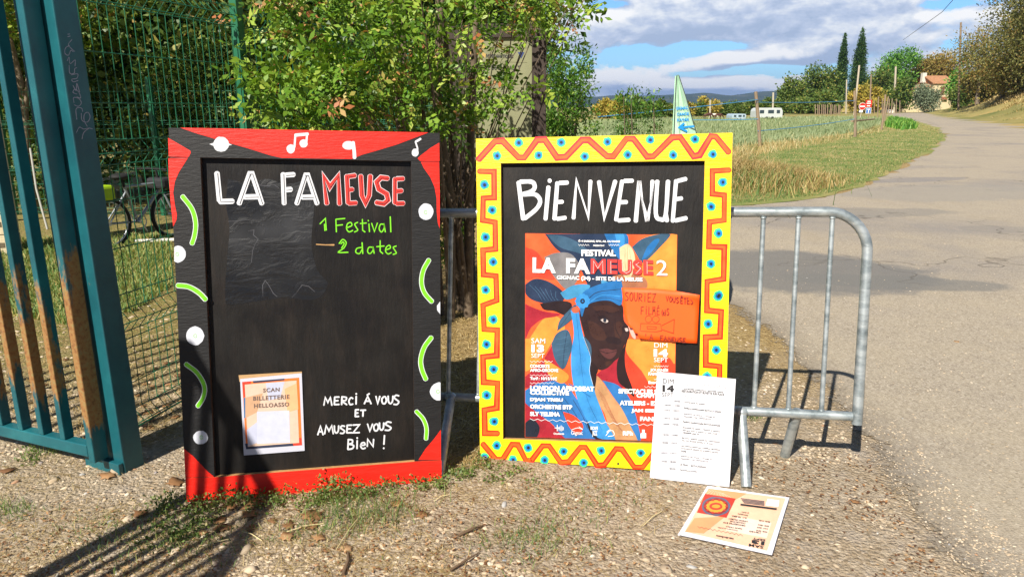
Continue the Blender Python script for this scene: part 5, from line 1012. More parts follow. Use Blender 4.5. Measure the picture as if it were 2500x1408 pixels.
# ------------------------------------------------------------------ the big leafy bush behind the boards
BUSHM = leafmat('bush_leaf', [(0, S('#38581a')), (.35, S('#5f8628')), (.6, S('#8aa638')), (.80, S('#b0be56')), (.90, S('#c09c62')), (1, S('#ac6c44'))], .22, .42)
DARKM = leafmat('dark_leaf', [(0, S('#2a441c')), (.4, S('#42602a')), (.7, S('#6c8038')), (.9, S('#a09e54')), (1, S('#b8985a'))], .25, .45)
SHRUBM = leafmat('shrub_leaf', [(0, S('#2b4c1c')), (.5, S('#4a7428')), (.8, S('#6f9436')), (1, S('#9aa54a'))], .28, .45)
BARKM = mat('grey_bark', S('#6a5c4c'), .9, var=.35, vscale=12, bump=.7, bscale=40)
def pinnate(C, A, L, m, name, T, size=.034, pairs=3, tint_mu=.42):
    """compound leaves: leaflets in pairs along each stalk"""
    n = len(C); A = unit(A); s = unit(np.cross(A, unit(rng.normal(size=(n, 3))*.7+np.array([0, -.5, 1])))); up = np.cross(s, A); Ps = []; Ax = []; Tl = []; ids = []
    for k in range(pairs):
        t = (k+.7)/(pairs+.4)
        for sg in (-1, 1): Ps.append(C+A*L[:, None]*t); Ax.append(unit(A*.55+s*sg*.85+up*rng.normal(0, .18, (n, 1)))); Tl.append(up+rng.normal(0, .3, (n, 3))); ids.append(np.arange(n))
    Ps.append(C+A*L[:, None]); Ax.append(A); Tl.append(up+rng.normal(0, .3, (n, 3))); ids.append(np.arange(n))
    P = np.concatenate(Ps); Ax = np.concatenate(Ax); Tl = np.concatenate(Tl); ids = np.concatenate(ids)
    V, F = leaf_quads(P, size*np.tile(rng.uniform(.55, 1.3, n), len(Ps))*rng.uniform(.8, 1.15, len(P)), size*.5*rng.uniform(.8, 1.15, len(P)), Ax, .16, unit(Tl))
    base = rng.normal(tint_mu, .16, n); base = np.where(rng.uniform(size=n) < .10, rng.uniform(.82, 1, n), base)
    tint = np.clip(np.repeat(base[ids]+rng.normal(0, .07, len(P)), 4), 0, 1); off = wloc(T)
    return link(name, np_mesh(name, V-off, F, [m], tint=tint), T)
def bush():
    base = np.array([-.52, 4.75, 0]); T = empty('leafy_shrub', base, 'big sunlit leafy shrub with browning leaflets behind the red board and mesh fence', 'shrub')
    # sprays: (x px, y px, depth, radius)
    sp = []
    def fill(n, x0, x1, y0, y1, d0, d1, r, keep=lambda x, y: True):
        for _ in range(n):
            for _t in range(20):
                x, y = random.uniform(x0, x1), random.uniform(y0, y1)
                if keep(x, y): break
            sp.append((at_y(x, y, random.uniform(d0, d1)), r*random.uniform(.7, 1.3)))
    left = lambda x, y: x > 640+.0*y+ (25*sin(y*.03))
    fill(42, 620, 1040, -60, 300, 3.75, 4.8, .13, left); fill(16, 650, 860, 180, 320, 3.6, 4.1, .12); fill(20, 900, 1150, -60, 250, 4.0, 5.2, .14); fill(14, 1120, 1300, -70, 70, 4.3, 5.3, .11); fill(7, 1000, 1130, 150, 320, 4.2, 4.9, .09)
    fill(6, 1150, 1270, 60, 200, 4.5, 5.3, .06); fill(4, 1120, 1230, 250, 320, 4.9, 5.6, .07); fill(3, 1130, 1190, 120, 240, 4.6, 5.2, .06); fill(8, 1180, 1330, 190, 262, 4.3, 4.8, .06, lambda x, y: abs(y-(205+.22*(x-1180))) < 22); fill(20, 1240, 1450, -80, 40, 4.4, 5.6, .10, lambda x, y: y < 44-.3*max(0, x-1390)); fill(10, 1040, 1110, 420, 660, 5.0, 5.7, .09); fill(6, 600, 720, -30, 120, 3.7, 4.2, .12)
    C = []; A = []
    for c, r in sp:
        k = int(15*(r/.13)**1.6); d = unit(rng.normal(size=(k, 3))); q = c+d*r*rng.uniform(.2, 1, (k, 1)); C.append(q); A.append(d*.8+rng.normal(size=(k, 3))*.5+np.array([0, -.15, -.1]))
    C = np.concatenate(C); A = np.concatenate(A); pinnate(C, A, rng.uniform(.085, .15, len(C)), BUSHM, 'foliage', T, .049)
    mb = MB(); roots = [(-.62, 4.7), (-.5, 4.85), (-.42, 4.72), (-.36, 4.95), (-.7, 4.9), (-.3, 4.8)]
    for i, (c, r) in enumerate(sp[::3]):
        rx, ry = roots[i % 6]; b = np.array([rx, ry, 0]); mid = b+(c-b)*.45+np.array([random.uniform(-.08, .08), 0, .28]); q = b+(c-b)*.15+np.array([0, 0, .35]); w = .018 if i < 6 else .007
        mb.tube([b if i < 8 else q, q if i < 8 else (q+mid)/2, mid, c], [w, w*.85, w*.55, .003], 0, 6)
    for rx, ry in roots: mb.tube([(rx, ry, -.02), (rx+.03*sin(rx*40), ry, .8), (rx+.06*cos(ry*30), ry, 1.5), (rx+.1*sin(ry*20), ry+.05, 2.2)], [.034, .03, .024, .012], 0, 8)
    mb.build('stems', BARKM, T)
    return T
bush()
def wild_shrub(name, label, c, rad, n, size, m, cat='shrub', sub=22, stem=.02, H=None, tight=.2, asp=.45):
    c = np.asarray(c, float); base = np.array([c[0], c[1], 0]); cl = [(0, 0, c[2], rad[0], rad[1], rad[2])]+[(random.uniform(-.6, .6)*rad[0], random.uniform(-.6, .6)*rad[1], c[2]+random.uniform(-.6, .6)*rad[2], rad[0]*.5, rad[1]*.5, rad[2]*.45) for _ in range(5)]
    return tree(name, label, cat, base, 1.0, cl, n, size, m, stem, BARKM, None, sub, tight, True, asp)
# bush right of the information board, weeds and dark growth around it
p = at_y(1385, 230, 7.4); wild_shrub('round_shrub', 'dense dark green shrub right of the timber information board', (p[0]-.05, 7.4, 1.15), (.36, .42, .85), 7500, .042, SHRUBM, sub=16, tight=.16)
p = at_y(1395, 120, 7.9); wild_shrub('round_shrub', 'wispy taller shrub rising above the round dark shrub by the information board', (p[0], 7.9, 1.75), (.26, .3, .6), 1500, .045, SHRUBM, sub=12, tight=.2)
p = at_y(1130, 560, 5.5); wild_shrub('low_shrub', 'small shaded sapling growing at the foot of the information board', (p[0], 5.5, .45), (.16, .14, .3), 700, .038, DARKM, sub=14)
p = at_y(1560, 260, 17); wild_shrub('weedy_shrub', 'tall leggy weed with drooping leaves at the field edge left of the canoe sign', (p[0], 17, 1.0), (.6, .5, .75), 2200, .07, SHRUBM, sub=14)
p = at_y(1525, 250, 16.5)
for i, (x, y) in enumerate(((1540, 225), (1522, 232), (1595, 235))): q = at_y(x, y, 16.5); mb = MB(); mb.tube([(q[0]+.1, 16.5, 0), (q[0]+.05, 16.5, q[2]*.6), q], [.02, .014, .005], 0, 6); V, F = leaf_quads(q+rng.normal(0, .09, (26, 3)), .12, .045, rng.normal(0, .4, (26, 3))+np.array([0, 0, -.8])); mm = MB(); w = mb.build('tall_weed', BARKM, None, (q[0]+.1, 16.5, 0)); tag(w, ('tallest bare stemmed weed with hanging leaves above the hedge', 'second bare stemmed weed left of the tallest one above the hedge', 'short bare stemmed weed just left of the canoe bow sign')[i], 'weed'); link('leaves', np_mesh('leaves', V-np.array([q[0]+.1, 16.5, 0]), F, [SHRUBM], tint=np.repeat(rng.uniform(.2, .9, 26), 4)), w)
for i, (x, y, Y, r, n) in enumerate(((1460, 300, 14, (.75, .6, .35), 2200), (1600, 305, 15, (1.1, .6, .35), 2600))):
    p = at_y(x, y, Y); wild_shrub('low_shrub', ('low dark bramble right of the round shrub, behind the yellow board', 'low tangled scrub behind the yellow board, around the canoe sign')[i], (p[0], Y, .35), r, n, .06, SHRUBM)
# trees behind the fence on the left
TL = [(-4.6, 12.5, 6.0, 'dark tree with a wide crown behind the mesh fence, above the bicycle'), (-2.6, 14.0, 6.5, 'dark tree standing behind the green fence post'), (-8.2, 14.0, 7.0, 'tall dark tree far behind the rusty gate'), (-1.3, 13.0, 4.6, 'dark leafy tree hidden behind the big sunlit shrub'), (-6.4, 13.0, 6.2, 'dark tree left of the one above the bicycle')]
for i, (x, y, H, lab) in enumerate(TL):
    tree('park_tree', lab, 'tree', (x, y, 0), H, blobs(14, .50, .36, .42, .19, .7, i+3)+[(0, -.12, .22, .25, .2, .14), (.2, -.1, .3, .2, .2, .14), (-.2, -.1, .3, .2, .2, .14)], 15000, .17, DARKM, .14, BARKM, None, 12, .3)
for i, (x, y, r, n, lab) in enumerate(((-4.1, 10.6, (1.5, .55, 1.25), 12000, 'dark hedge shrub behind the bicycle'), (-2.0, 10.4, (1.3, .5, 1.25), 10000, 'dark hedge shrub left of the red board, seen through the mesh'), (-7.2, 10.8, (1.7, .6, 1.35), 11000, 'dark hedge shrub behind the gate bars'), (-.3, 10.2, (1.0, .5, .8), 5000, 'dark shrub behind the stems of the sunlit bush'))): wild_shrub('hedge_shrub', lab, (x, y, r[2]*.95), r, n, .10, DARKM, sub=10, tight=.28)
p = G(92, 520); p[2] = 0
tree('shade_tree', 'slim tree with pale flaking bark and leaves hanging behind the gate bars', 'tree', (p[0]-.05, p[1], 0), 3.6, [(.0, 0, .86, .30, .3, .16), (-.1, -.1, .72, .16, .2, .12), (.12, .05, .75, .18, .2, .12)], 4200, .085, BUSHM, .085, mat('pale_bark', S('#8c7d68'), .9, var=.5, vscale=9, bump=.6), None, 22, .2)
# overhanging leafy tree that shades the lawn: its crown fills the top left corner
tree('lawn_tree', 'leafy tree overhanging the green mesh fence at the top left of the picture', 'tree', (-8.2, 8.4, 0), 5.0, [(.45, -.1, .62, .24, .24, .13), (.7, 0, .62, .26, .26, .14), (.95, .1, .6, .2, .2, .12), (.3, .1, .62, .2, .2, .12)], 12000, .085, DARKM, .09, BARKM, None, 24, .2)

# ------------------------------------------------------------------ field fence: posts and blue tape
OLDW = mat('weathered_wood', S('#8f7c68'), .9, var=.3, vscale=6, bump=.5, stretch=(4, 4, .6)); PALE = mat('pale_concrete', S('#b8ae9c'), .9, var=.1)
def post(px_base, px_top, r, lab, m=OLDW, cat='post', group=None, name='fence_post', sq=False, Y=None):
    b = G(*px_base) if Y is None else at_y(px_base[0], px_base[1], Y)
    if Y is not None: b[2] = float(zfun(b[0], b[1]))-.1
    t = at_y(px_top[0], px_top[1], b[1]); mb = MB()
    mb.tube([b-Zv*.05, (b+t)/2+np.array([.01, 0, 0]), t], [r, r*.97, r*.92], 0, 4 if sq else 8, True, not sq); return tag(mb.build(name, m, None, b), lab, cat, group)
post((1856, 358), (1845, 224), .065, 'nearest wooden fence post, standing at the field edge right of the canoe sign'); post((2088, 335), (2087, 222), .07, 'squared wooden fence post at the field corner, left of the road signs', sq=True)
post((2152, 318), (2162, 231), .06, 'leaning wooden post of the pair where the road bends'); post((2158, 300), (2169, 236), .06, 'slimmer wooden post behind the leaning one at the road bend')
post((2142, 292), (2145, 236), .06, 'thin wooden post between the no entry signs and the road'); post((2086, 272), (2098, 160), .16, 'tall pale concrete pole between the cypresses and the road signs', PALE, 'pole', None, 'utility_pole', Y=120); post((1886, 287), (1888, 226), .13, 'pale concrete pole at the end of the white caravan', PALE, 'pole', None, 'utility_pole'); post((1733, 290), (1734, 244), .11, 'pale concrete pole in front of the golden tree beyond the field', PALE, 'pole', None, 'utility_pole')
post((2124, 268), (2127, 182), .14, 'wooden pole behind the yellow shrubs above the no entry signs', OLDW, 'pole', None, 'utility_pole', Y=140); post((2066, 272), (2067, 195), .13, 'pale pole left of the tall concrete one, before the cypresses', PALE, 'pole', None, 'utility_pole', Y=140); post((2184, 262), (2187, 163), .22, 'thick white pole under the tall green tree', PALE, 'pole', None, 'utility_pole', Y=160); post((2342, 262), (2346, 55), .16, 'tall timber power pole rising out of the roadside trees', OLDW, 'pole', None, 'utility_pole', Y=125)
for i in range(13):
    x = 1992+i*4.9+random.uniform(-1, 1); post((x, 277), (x+random.uniform(-1.5, 1.5), 256+random.uniform(-1, 1)), .09, 'grey stake in the paddock row below the dark trees', OLDW, 'stake', 'stakes of the paddock fence', Y=128)
for i in range(9):
    x = 2128+i*8.5+random.uniform(-2, 2); post((x, 271-i*.4), (x+random.uniform(-1.5, 1.5), 243+random.uniform(-3, 3)), .09, 'wooden stake along the garden fence before the house', OLDW, 'stake', 'stakes of the garden fence', Y=140)
BLUE = mat('blue_tape', S('#3f8fc4'), .5, var=.1)
def line(pts, r, lab, m, cat, name):
    mb = MB(); mb.tube(pts, r, 0, 6); return tag(mb.build(name, m, None, pts[0]), lab, cat)
def sag(a, b, s, n=8): return [a+(b-a)*t-Zv*s*4*t*(1-t) for t in np.linspace(0, 1, n)]
pb = G(1856, 358); pa = at_y(1849, 244, pb[1]-.06); pz = at_y(1460, 286, 20.0); line(sag(pz, pa, .02), .016, 'upper blue tape running left from the nearest wooden field post', BLUE, 'tape', 'fence_tape')
pc = G(2088, 335); line(sag(at_y(1851, 320, pb[1]-.07), at_y(2087, 291, pc[1]-.08), .05), .014, 'lower blue tape strung between the two big wooden field posts', BLUE, 'tape', 'fence_tape'); line(sag(at_y(1640, 292, pb[1]+3), at_y(1851, 291, pb[1]-.07), .03), .012, 'lower blue tape behind the canoe sign, left of the nearest field post', BLUE, 'tape', 'fence_tape')
line(sag(at_y(1848, 250, pb[1]-.07), at_y(2087, 246, pc[1]-.09), .04), .012, 'upper blue tape strung between the two big wooden field posts', BLUE, 'tape', 'fence_tape')
mb = MB(); a, b = G(2088, 297), G(2142, 290); 
line([at_y(2080, 296, 34.5), at_y(2135, 291, 50)], .05, 'wooden rail lying low between field posts near the road signs', OLDW, 'rail', 'fence_rail')
line([at_y(2344, 60, 160), at_y(2260, 80, 120), at_y(2205, 98, 90), at_y(2300, 30, 60), at_y(2345, -20, 45)][2:], .022, 'black overhead cable crossing the sky at the upper right', mat('cable_black', S('#2a2a2e'), .6), 'cable', 'overhead_cable')

# ------------------------------------------------------------------ road signs
RS, WS, BS = mat('sign_red', S('#d8261c'), .4), mat('sign_white', S('#f0f0f0'), .4), mat('sign_blue_plate', S('#1467c0'), .4)
def disc(mb, c, r, d, m, n=20, th=.02): mb.add([c+np.array([r*cos(2*pi*i/n), -d, r*sin(2*pi*i/n)]) for i in range(n)], [tuple(range(n))], m); mb.add([c+np.array([r*cos(2*pi*i/n), -d+th, r*sin(2*pi*i/n)]) for i in range(n)], [tuple(range(n))[::-1]], m)
def rect(mb, c, w, h, d, m): mb.add([c+np.array([i*w/2, -d, j*h/2]) for i, j in ((-1, -1), (1, -1), (1, 1), (-1, 1))], [(0, 1, 2, 3)], m)
ZS = Z(1840, 50, 3.7879)
def road_sign(px, lab, kind):
    b = G(*px); Y = b[1]; T = empty('road_sign', b, lab, 'road sign'); at = lambda x, y: at_y(*ZS([(x, y)])[0], Y); sc = (Y*.97+.3)/FPX/3.7879
    if kind == 'entry':
        c = at(1005, 796); mb = MB(); mb.tube([b, (c[0], Y+.03, c[2]+.1)], .04, 0, 8); mb.build('pole', PALE, T); mb = MB(); disc(mb, c, 33*sc, .03, 1); disc(mb, c, 30*sc, .034, 0); rect(mb, c, 46*sc, 13*sc, .038, 1); mb.build('no_entry_disc', [RS, WS], T); c = at(992, 841); mb = MB(); mb.box(c, (34*sc, .02, 20*sc), 0); mb.build('lower_plate', WS, T)
    else:
        c = at(1064, 770); mb = MB(); mb.tube([b, (b[0], Y+.04, c[2]+30*sc)], .045, 0, 8); mb.build('pole', OLDW, T)
        mb = MB(); mb.box(c, (58*sc, .03, 62*sc), 0); [rect(mb, c+Zv*k*sc, w*sc, 9*sc, .02, 1) for k, w in ((19, 30), (2, 40), (-20, 30))]; mb.build('red_plate', [RS, WS], T)
        c = at(1061, 835); mb = MB(); mb.box(c, (48*sc, .03, 52*sc), 1); rect(mb, c, 42*sc, 46*sc, .02, 0); rect(mb, c-Zv*6*sc, 7*sc, 30*sc, .024, 1); rect(mb, c+Zv*12*sc, 26*sc, 8*sc, .024, 1); mb.build('dead_end_plate', [BS, WS], T)
road_sign((2100, 291), 'round red no entry sign with a white bar at the bend in the road', 'entry'); road_sign((2120, 293), 'red notice over a blue dead end plate at the bend in the road', 'dead')

# ------------------------------------------------------------------ house, caravans, horses
def house():
    p = G(2275, 262); Y = 172.0; base = at_y(2275, 246, Y); base[2] = zfun(base[0], Y)-.3; T = empty('stone_house', base, 'small cream rendered house with an orange tiled roof beside the road bend', 'house')
    X = lambda x, y: at_y(*ZS([(x, y)])[0], Y); wallm, roofm = mat('cream_render', S('#cbbc9a'), .9, var=.08, vscale=1.5), mat('clay_tile', S('#a87a58'), .85, var=.3, vscale=2.5, bump=.5, bscale=6); dk = mat('opening_dark', S('#3c3630'), .7); shm = mat('brown_shutter', S('#6e4a34'), .7)
    x0, x1 = X(1665, 600)[0], X(1848, 600)[0]; ze, zr, zb = X(1750, 585)[2], X(1750, 512)[2], base[2]; D = 8.0
    mb = MB(); mb.box(((x0+x1)/2, Y+D/2, (ze+zb)/2), (x1-x0, D, ze-zb), 0); mb.build('wall', wallm, T)
    mb = MB(); e = .35; A = [(x0-e, Y-e, ze-.05), (x1+e, Y-e, ze-.05), (x1+e, Y+D/2, zr), (x0-e, Y+D/2, zr)]; B = [(x0-e, Y+D+e, ze-.05), (x1+e, Y+D+e, ze-.05), (x1+e, Y+D/2, zr), (x0-e, Y+D/2, zr)]
    mb.hexa([np.array(q) for q in A]+[np.array(q)+Zv*.18 for q in A]); mb.add([np.array(q)+Zv*.18 for q in B], [(3, 2, 1, 0)]); mb.add([(x1-.01, Y, ze), (x1-.01, Y+D, ze), (x1-.01, Y+D/2, zr)], [(0, 1, 2)]); mb.add([(x0+.01, Y, ze), (x0+.01, Y+D, ze), (x0+.01, Y+D/2, zr)], [(2, 1, 0)]); mb.build('roof', roofm, T)
    c = X(1660, 525); mb = MB(); mb.box((c[0], Y+D/2, c[2]), (.9, .9, 2.2), 0); mb.build('chimney', mat('white_render', S('#d8d4c8'), .9), T)
    c = X(1745, 650); mb = MB(); mb.box((c[0], Y-.02, c[2]), (.9, .1, 2.0), 0); mb.build('shutter', shm, T)
    c = X(1755, 720); mb = MB(); mb.box((c[0], Y-.3, c[2]), (1.2, .5, .6), 0); mb.build('doorstep', mat('brick_step', S('#9a6248'), .9), T)
    x2, x3 = X(1440, 650)[0], X(1700, 650)[0]; zl, zh = X(1445, 655)[2], X(1640, 605)[2]
    mb = MB(); mb.hexa([np.array(q) for q in ((x2, Y+1, zb), (x3, Y+1, zb), (x3, Y+6, zb), (x2, Y+6, zb), (x2, Y+1, zl), (x3, Y+1, zh), (x3, Y+6, zh), (x2, Y+6, zl))]); mb.build('side_wall', wallm, T)
    mb = MB(); mb.hexa([np.array(q) for q in ((x2-.3, Y+.7, zl), (x3, Y+.7, zh), (x3, Y+6.3, zh), (x2-.3, Y+6.3, zl), (x2-.3, Y+.7, zl+.2), (x3, Y+.7, zh+.2), (x3, Y+6.3, zh+.2), (x2-.3, Y+6.3, zl+.2))]); mb.build('side_roof', roofm, T)
house()
def caravan(pxl, pxr, lab, col, Y=None):
    bl, br = (G(*pxl), G(*pxr)) if Y is None else (at_y(*pxl, Y), at_y(*pxr, Y)); Y = bl[1]
    if bl[2] != 0: bl[2] = br[2] = float(zfun(bl[0], Y))
    c = (bl+br)/2; c[1] = Y; w = abs(br[0]-bl[0]); T = empty('caravan', c, lab, 'caravan'); h = w*.42; m = mat('caravan_'+col, S(col), .5, var=.05, vscale=2)
    mb = MB(); prof = [(-.5, .12), (.5, .12), (.5, .72), (.44, .98), (.3, 1), (-.38, 1), (-.47, .9), (-.5, .7)]; n = len(prof); D = 2.2
    f = [c+np.array([w*x, 0, h*z]) for x, z in prof]; b = [q+np.array([0, D, 0]) for q in f]; mb.add(f, [tuple(range(n))]); mb.add(b, [tuple(range(n))[::-1]])
    for i in range(n): j = (i+1) % n; mb.add([f[i], f[j], b[j], b[i]], [(3, 2, 1, 0)])
    mb.build('body', m, T)
    for x, ww in ((-.3, .16), (.05, .22), (.33, .12)): mb = MB(); mb.box(c+np.array([w*x, -.02, h*.66]), (w*ww, .05, h*.28)); mb.build('window', mat('caravan_glass', S('#33424e'), .2), T)
    for x in (-.1, .12): mb = MB(); mb.tube([c+np.array([w*x, -.06, h*.10]), c+np.array([w*x, .14, h*.10])], h*.12, 0, 14); mb.build('wheel', mat('rubber', S('#1b1b1c'), .8), T)
caravan((1787, 293), (1824, 293), 'pale blue and white caravan parked beyond the field, left of the fence post', '#a9bccd'); caravan((1846, 291), (1892, 290), 'long white caravan parked beyond the field, right of the fence post', '#c2c6c8')
caravan((2163, 262), (2182, 261), 'small white trailer parked by the garden fence near the house', '#eceae4', 150)
def horse(px, L, col, lab, flip=1):
    b = G(*px); T = MB(); hm = mat('coat_'+col, S(col), .7, var=.15, vscale=3); s = L/2.3; F = lambda x, y, z: b+np.array([x*s*flip, y*s, z*s])
    me = bpy.data.meshes.new('horse'); ch = {'hip': (-.75, 0, 1.3), 'back': (-.2, 0, 1.28), 'chest': (.5, 0, 1.25), 'wither': (.75, 0, 1.32), 'neck': (1.15, 0, .95), 'poll': (1.42, 0, .6), 'muz': (1.62, 0, .18), 'tail': (-1.05, 0, 1.1), 'tail2': (-1.15, 0, .5)}
    R = dict(hip=.33, back=.31, chest=.36, wither=.25, neck=.18, poll=.14, muz=.08, tail=.07, tail2=.06); vs = []; es = []; rad = []; ix = {}
    def add(k, p, r): ix[k] = len(vs); vs.append(tuple(F(*p)-b)); rad.append(r*s)
    for k, p in ch.items(): add(k, p, R[k])
    for a, c in (('hip', 'back'), ('back', 'chest'), ('chest', 'wither'), ('wither', 'neck'), ('neck', 'poll'), ('poll', 'muz'), ('hip', 'tail'), ('tail', 'tail2')): es.append((ix[a], ix[c]))
    for sd in (-1, 1):
        for k, root, pts in (('h', 'hip', [(-.72, .18, .95, .17), (-.62, .2, .75, .11), (-.85, .2, .5, .075), (-.78, .2, .05, .07)]), ('f', 'chest', [(.55, .18, .9, .13), (.58, .19, .5, .07), (.55, .19, .05, .07)])):
            pv = ix[root]
            for i, (x, y, z, r) in enumerate(pts): add(f'{k}{sd}{i}', (x, y*sd, z), r); es.append((pv, ix[f'{k}{sd}{i}'])); pv = ix[f'{k}{sd}{i}']
    me.from_pydata(vs, es, []); me.materials.append(hm); o = link('horse', me, None, b); sk = o.modifiers.new('skin', 'SKIN'); sk.use_smooth_shade = True
    for i, v in enumerate(me.skin_vertices[0].data): v.radius = (rad[i], rad[i]); v.use_root = i == 0
    o.modifiers.new('sub', 'SUBSURF').levels = 1; return tag(o, lab, 'horse')
horse((1728, 292.5), 1.1, '#4a2a20', 'dark brown horse grazing furthest left beyond the field', 1); horse((1753, 292), 1.0, '#4e2c22', 'reddish brown horse grazing right of the white horse'); horse((1741, 290), .9, '#e2ddd2', 'white horse standing between the two brown horses')

# ------------------------------------------------------------------ far trees
HEDGE = leafmat('hedge_leaf', [(0, S('#34501f')), (.5, S('#566f2c')), (.8, S('#7d8a3e')), (1, S('#a89a50'))], .2, .6); GOLD = leafmat('golden_leaf', [(0, S('#77752c')), (.5, S('#a3983f')), (.8, S('#bfa94c')), (1, S('#c79a4a'))], .2, .6)
CYP = leafmat('cypress_leaf', [(0, S('#223a1c')), (.5, S('#355428')), (.8, S('#4f6f34')), (1, S('#6a8240'))], .12, .6); FRESH = leafmat('fresh_leaf', [(0, S('#35661f')), (.5, S('#5a8f34')), (.8, S('#7fae48')), (1, S('#a0c060'))], .25, .5); OLIVE = leafmat('olive_leaf', [(0, S('#54604a')), (.5, S('#77856a')), (1, S('#9aa488'))], .15, .6)
DRY = leafmat('dry_leaf', [(0, S('#5c5428')), (.4, S('#857c3c')), (.7, S('#a08a4a')), (1, S('#a8744a'))], .2, .6); RUGGED = leafmat('oak_leaf', [(0, S('#3a3d20')), (.4, S('#5f6432')), (.7, S('#868248')), (1, S('#a08050'))], .2, .6)
WOODB = mat('far_bark', S('#75685a'), .9, var=.3, vscale=3)
def far(px, top, wpx, Y, m, lab, n=1500, leaf=.28, seed=0, name='field_tree', shape='round', group=None, cat='tree', gap=.2):
    b = at_y(px, 262, Y); b[2] = float(zfun(b[0], Y)); t = at_y(px, top, Y); H = t[2]-b[2]; w = wpx/FPX*Y/H/2
    cl = blobs(9, .55, w*.95, .42, min(.2, w*.5), .8, seed)+[(0, 0, .35, w*.7, w*.6, .28)]
    return tree(name, lab, cat, b, H, cl, int(n*1.9), leaf*1.7, m, .025*H, WOODB, group, 9, gap+.1)
hd = [(1480, 242, 60, 95, GOLD), (1512, 246, 50, 92, GOLD), (1545, 240, 60, 100, HEDGE), (1580, 248, 46, 92, HEDGE), (1612, 240, 26, 90, HEDGE), (1640, 246, 56, 105, HEDGE), (1672, 250, 50, 110, GOLD), (1730, 236, 70, 120, GOLD), (1705, 252, 46, 115, HEDGE), (1770, 250, 60, 125, HEDGE), (1800, 246, 66, 130, HEDGE), (1835, 248, 60, 126, HEDGE), (1865, 242, 54, 124, HEDGE), (1895, 238, 50, 122, HEDGE)]
labs = ['yellowing tree at the left end of the field hedge, beside the dark shrub', 'second yellowing tree in the field hedge', 'green hedge tree behind the tall leggy weed', 'low green hedge tree left of the slim upright one', 'slim upright green tree left of the canoe bow', 'green hedge tree directly behind the canoe bow', 'small yellow tree just right of the canoe bow', 'broad golden tree behind the grazing horses', 'low dark green tree left of the golden one', 'green tree between the golden tree and the caravans', 'green tree behind the blue caravan', 'green tree between the two caravans', 'green tree behind the long white caravan', 'green tree at the right end of the field hedge']
for i, (x, t, w, Y, m) in enumerate(hd): far(x, t, w, Y, m, labs[i], 1300, .26, i)
rt = [(1925, 222, 70, 150, HEDGE, 2000, 'rounded dark tree at the left of the dense grove'), (1955, 190, 90, 150, HEDGE, 2600, 'large dark tree in the middle of the dense grove'), (1985, 165, 90, 156, HEDGE, 2800, 'tall dark tree of the grove left of the cypresses'), (2015, 160, 70, 160, HEDGE, 2400, 'dark tree between the grove and the left cypress'), (1975, 225, 120, 142, HEDGE, 2400, 'low spreading dark tree in front of the grove'), (2020, 215, 80, 140, HEDGE, 1800, 'low bushy tree behind the paddock stakes'),
      (2115, 178, 60, 175, HEDGE, 1800, 'dark tree just right of the taller cypress'), (2150, 155, 70, 175, HEDGE, 2000, 'mid green tree behind the bare branched trees'), (2185, 92, 96, 182, FRESH, 3600, 'tall fresh green tree against the clouds'), (2230, 150, 90, 188, HEDGE, 2400, 'dark tree behind the house chimney'), (2262, 120, 90, 186, DRY, 2600, 'broad olive brown tree behind the house'), (2300, 118, 90, 182, DRY, 2600, 'ochre tree rising over the tiled roof'),
      (2110, 205, 90, 150, GOLD, 2200, 'yellow green spreading shrub below the cypresses'), (2200, 185, 60, 160, HEDGE, 1500, 'small leaning green tree at the road bend')]
for i, (x, t, w, Y, m, n, lab) in enumerate(rt): far(x, t, w, Y, m, lab, n, .34, 40+i, 'grove_tree')
def cypress(px, top, wpx, Y, lab):
    b = at_y(px, 262, Y); b[2] = 0; H = at_y(px, top, Y)[2]; w = wpx/FPX*Y/H/2; cl = [(0, 0, z, w*k, w*k, .10) for z, k in ((.12, .75), (.22, .95), (.33, 1), (.44, .98), (.55, .88), (.66, .76), (.76, .62), (.85, .45), (.93, .26))]
    tree('cypress_tree', lab, 'tree', b, H, cl, 15000, .36, CYP, .25, WOODB, None, 5, .26, False, .45, -.9)
cypress(2046, 86, 23, 165, 'slender left cypress above the dark grove'); cypress(2087, 74, 31, 162, 'taller broader cypress, right of its slender neighbour')
far(2258, 196, 66, 158, OLIVE, 'grey green olive tree in front of the house', 2600, .24, 90, 'olive_tree')
# roadside bank trees on the right
bank = [(2395, 150, 110, 125, RUGGED, 4200, .26, 'dark leafy tree on the bank right of the house'), (2352, 130, 80, 140, FRESH, 2600, .28, 'bright green tree between the house and the bank'), (2345, 205, 50, 135, HEDGE, 1700, .24, 'low green bush at the foot of the bank trees'), (2440, -25, 170, 100, RUGGED, 6000, .20, 'tall gnarled tree with sparse olive leaves on the right bank'), (2500, -80, 190, 88, RUGGED, 7000, .18, 'big thorny tree leaning over the bank at the right edge'), (2385, 45, 120, 120, DRY, 3200, .20, 'sparse yellowing tree behind the power pole'), (2465, 130, 110, 96, DRY, 4200, .18, 'tangled brown bush covering the top of the bank'), (2570, 0, 170, 84, RUGGED, 4500, .18, 'dense thorn tree beyond the right edge of the road')]
for i, (x, t, w, Y, m, n, lf, lab) in enumerate(bank): far(x, t, w, Y, m, lab, n, lf, 70+i, 'bank_tree', gap=.24)

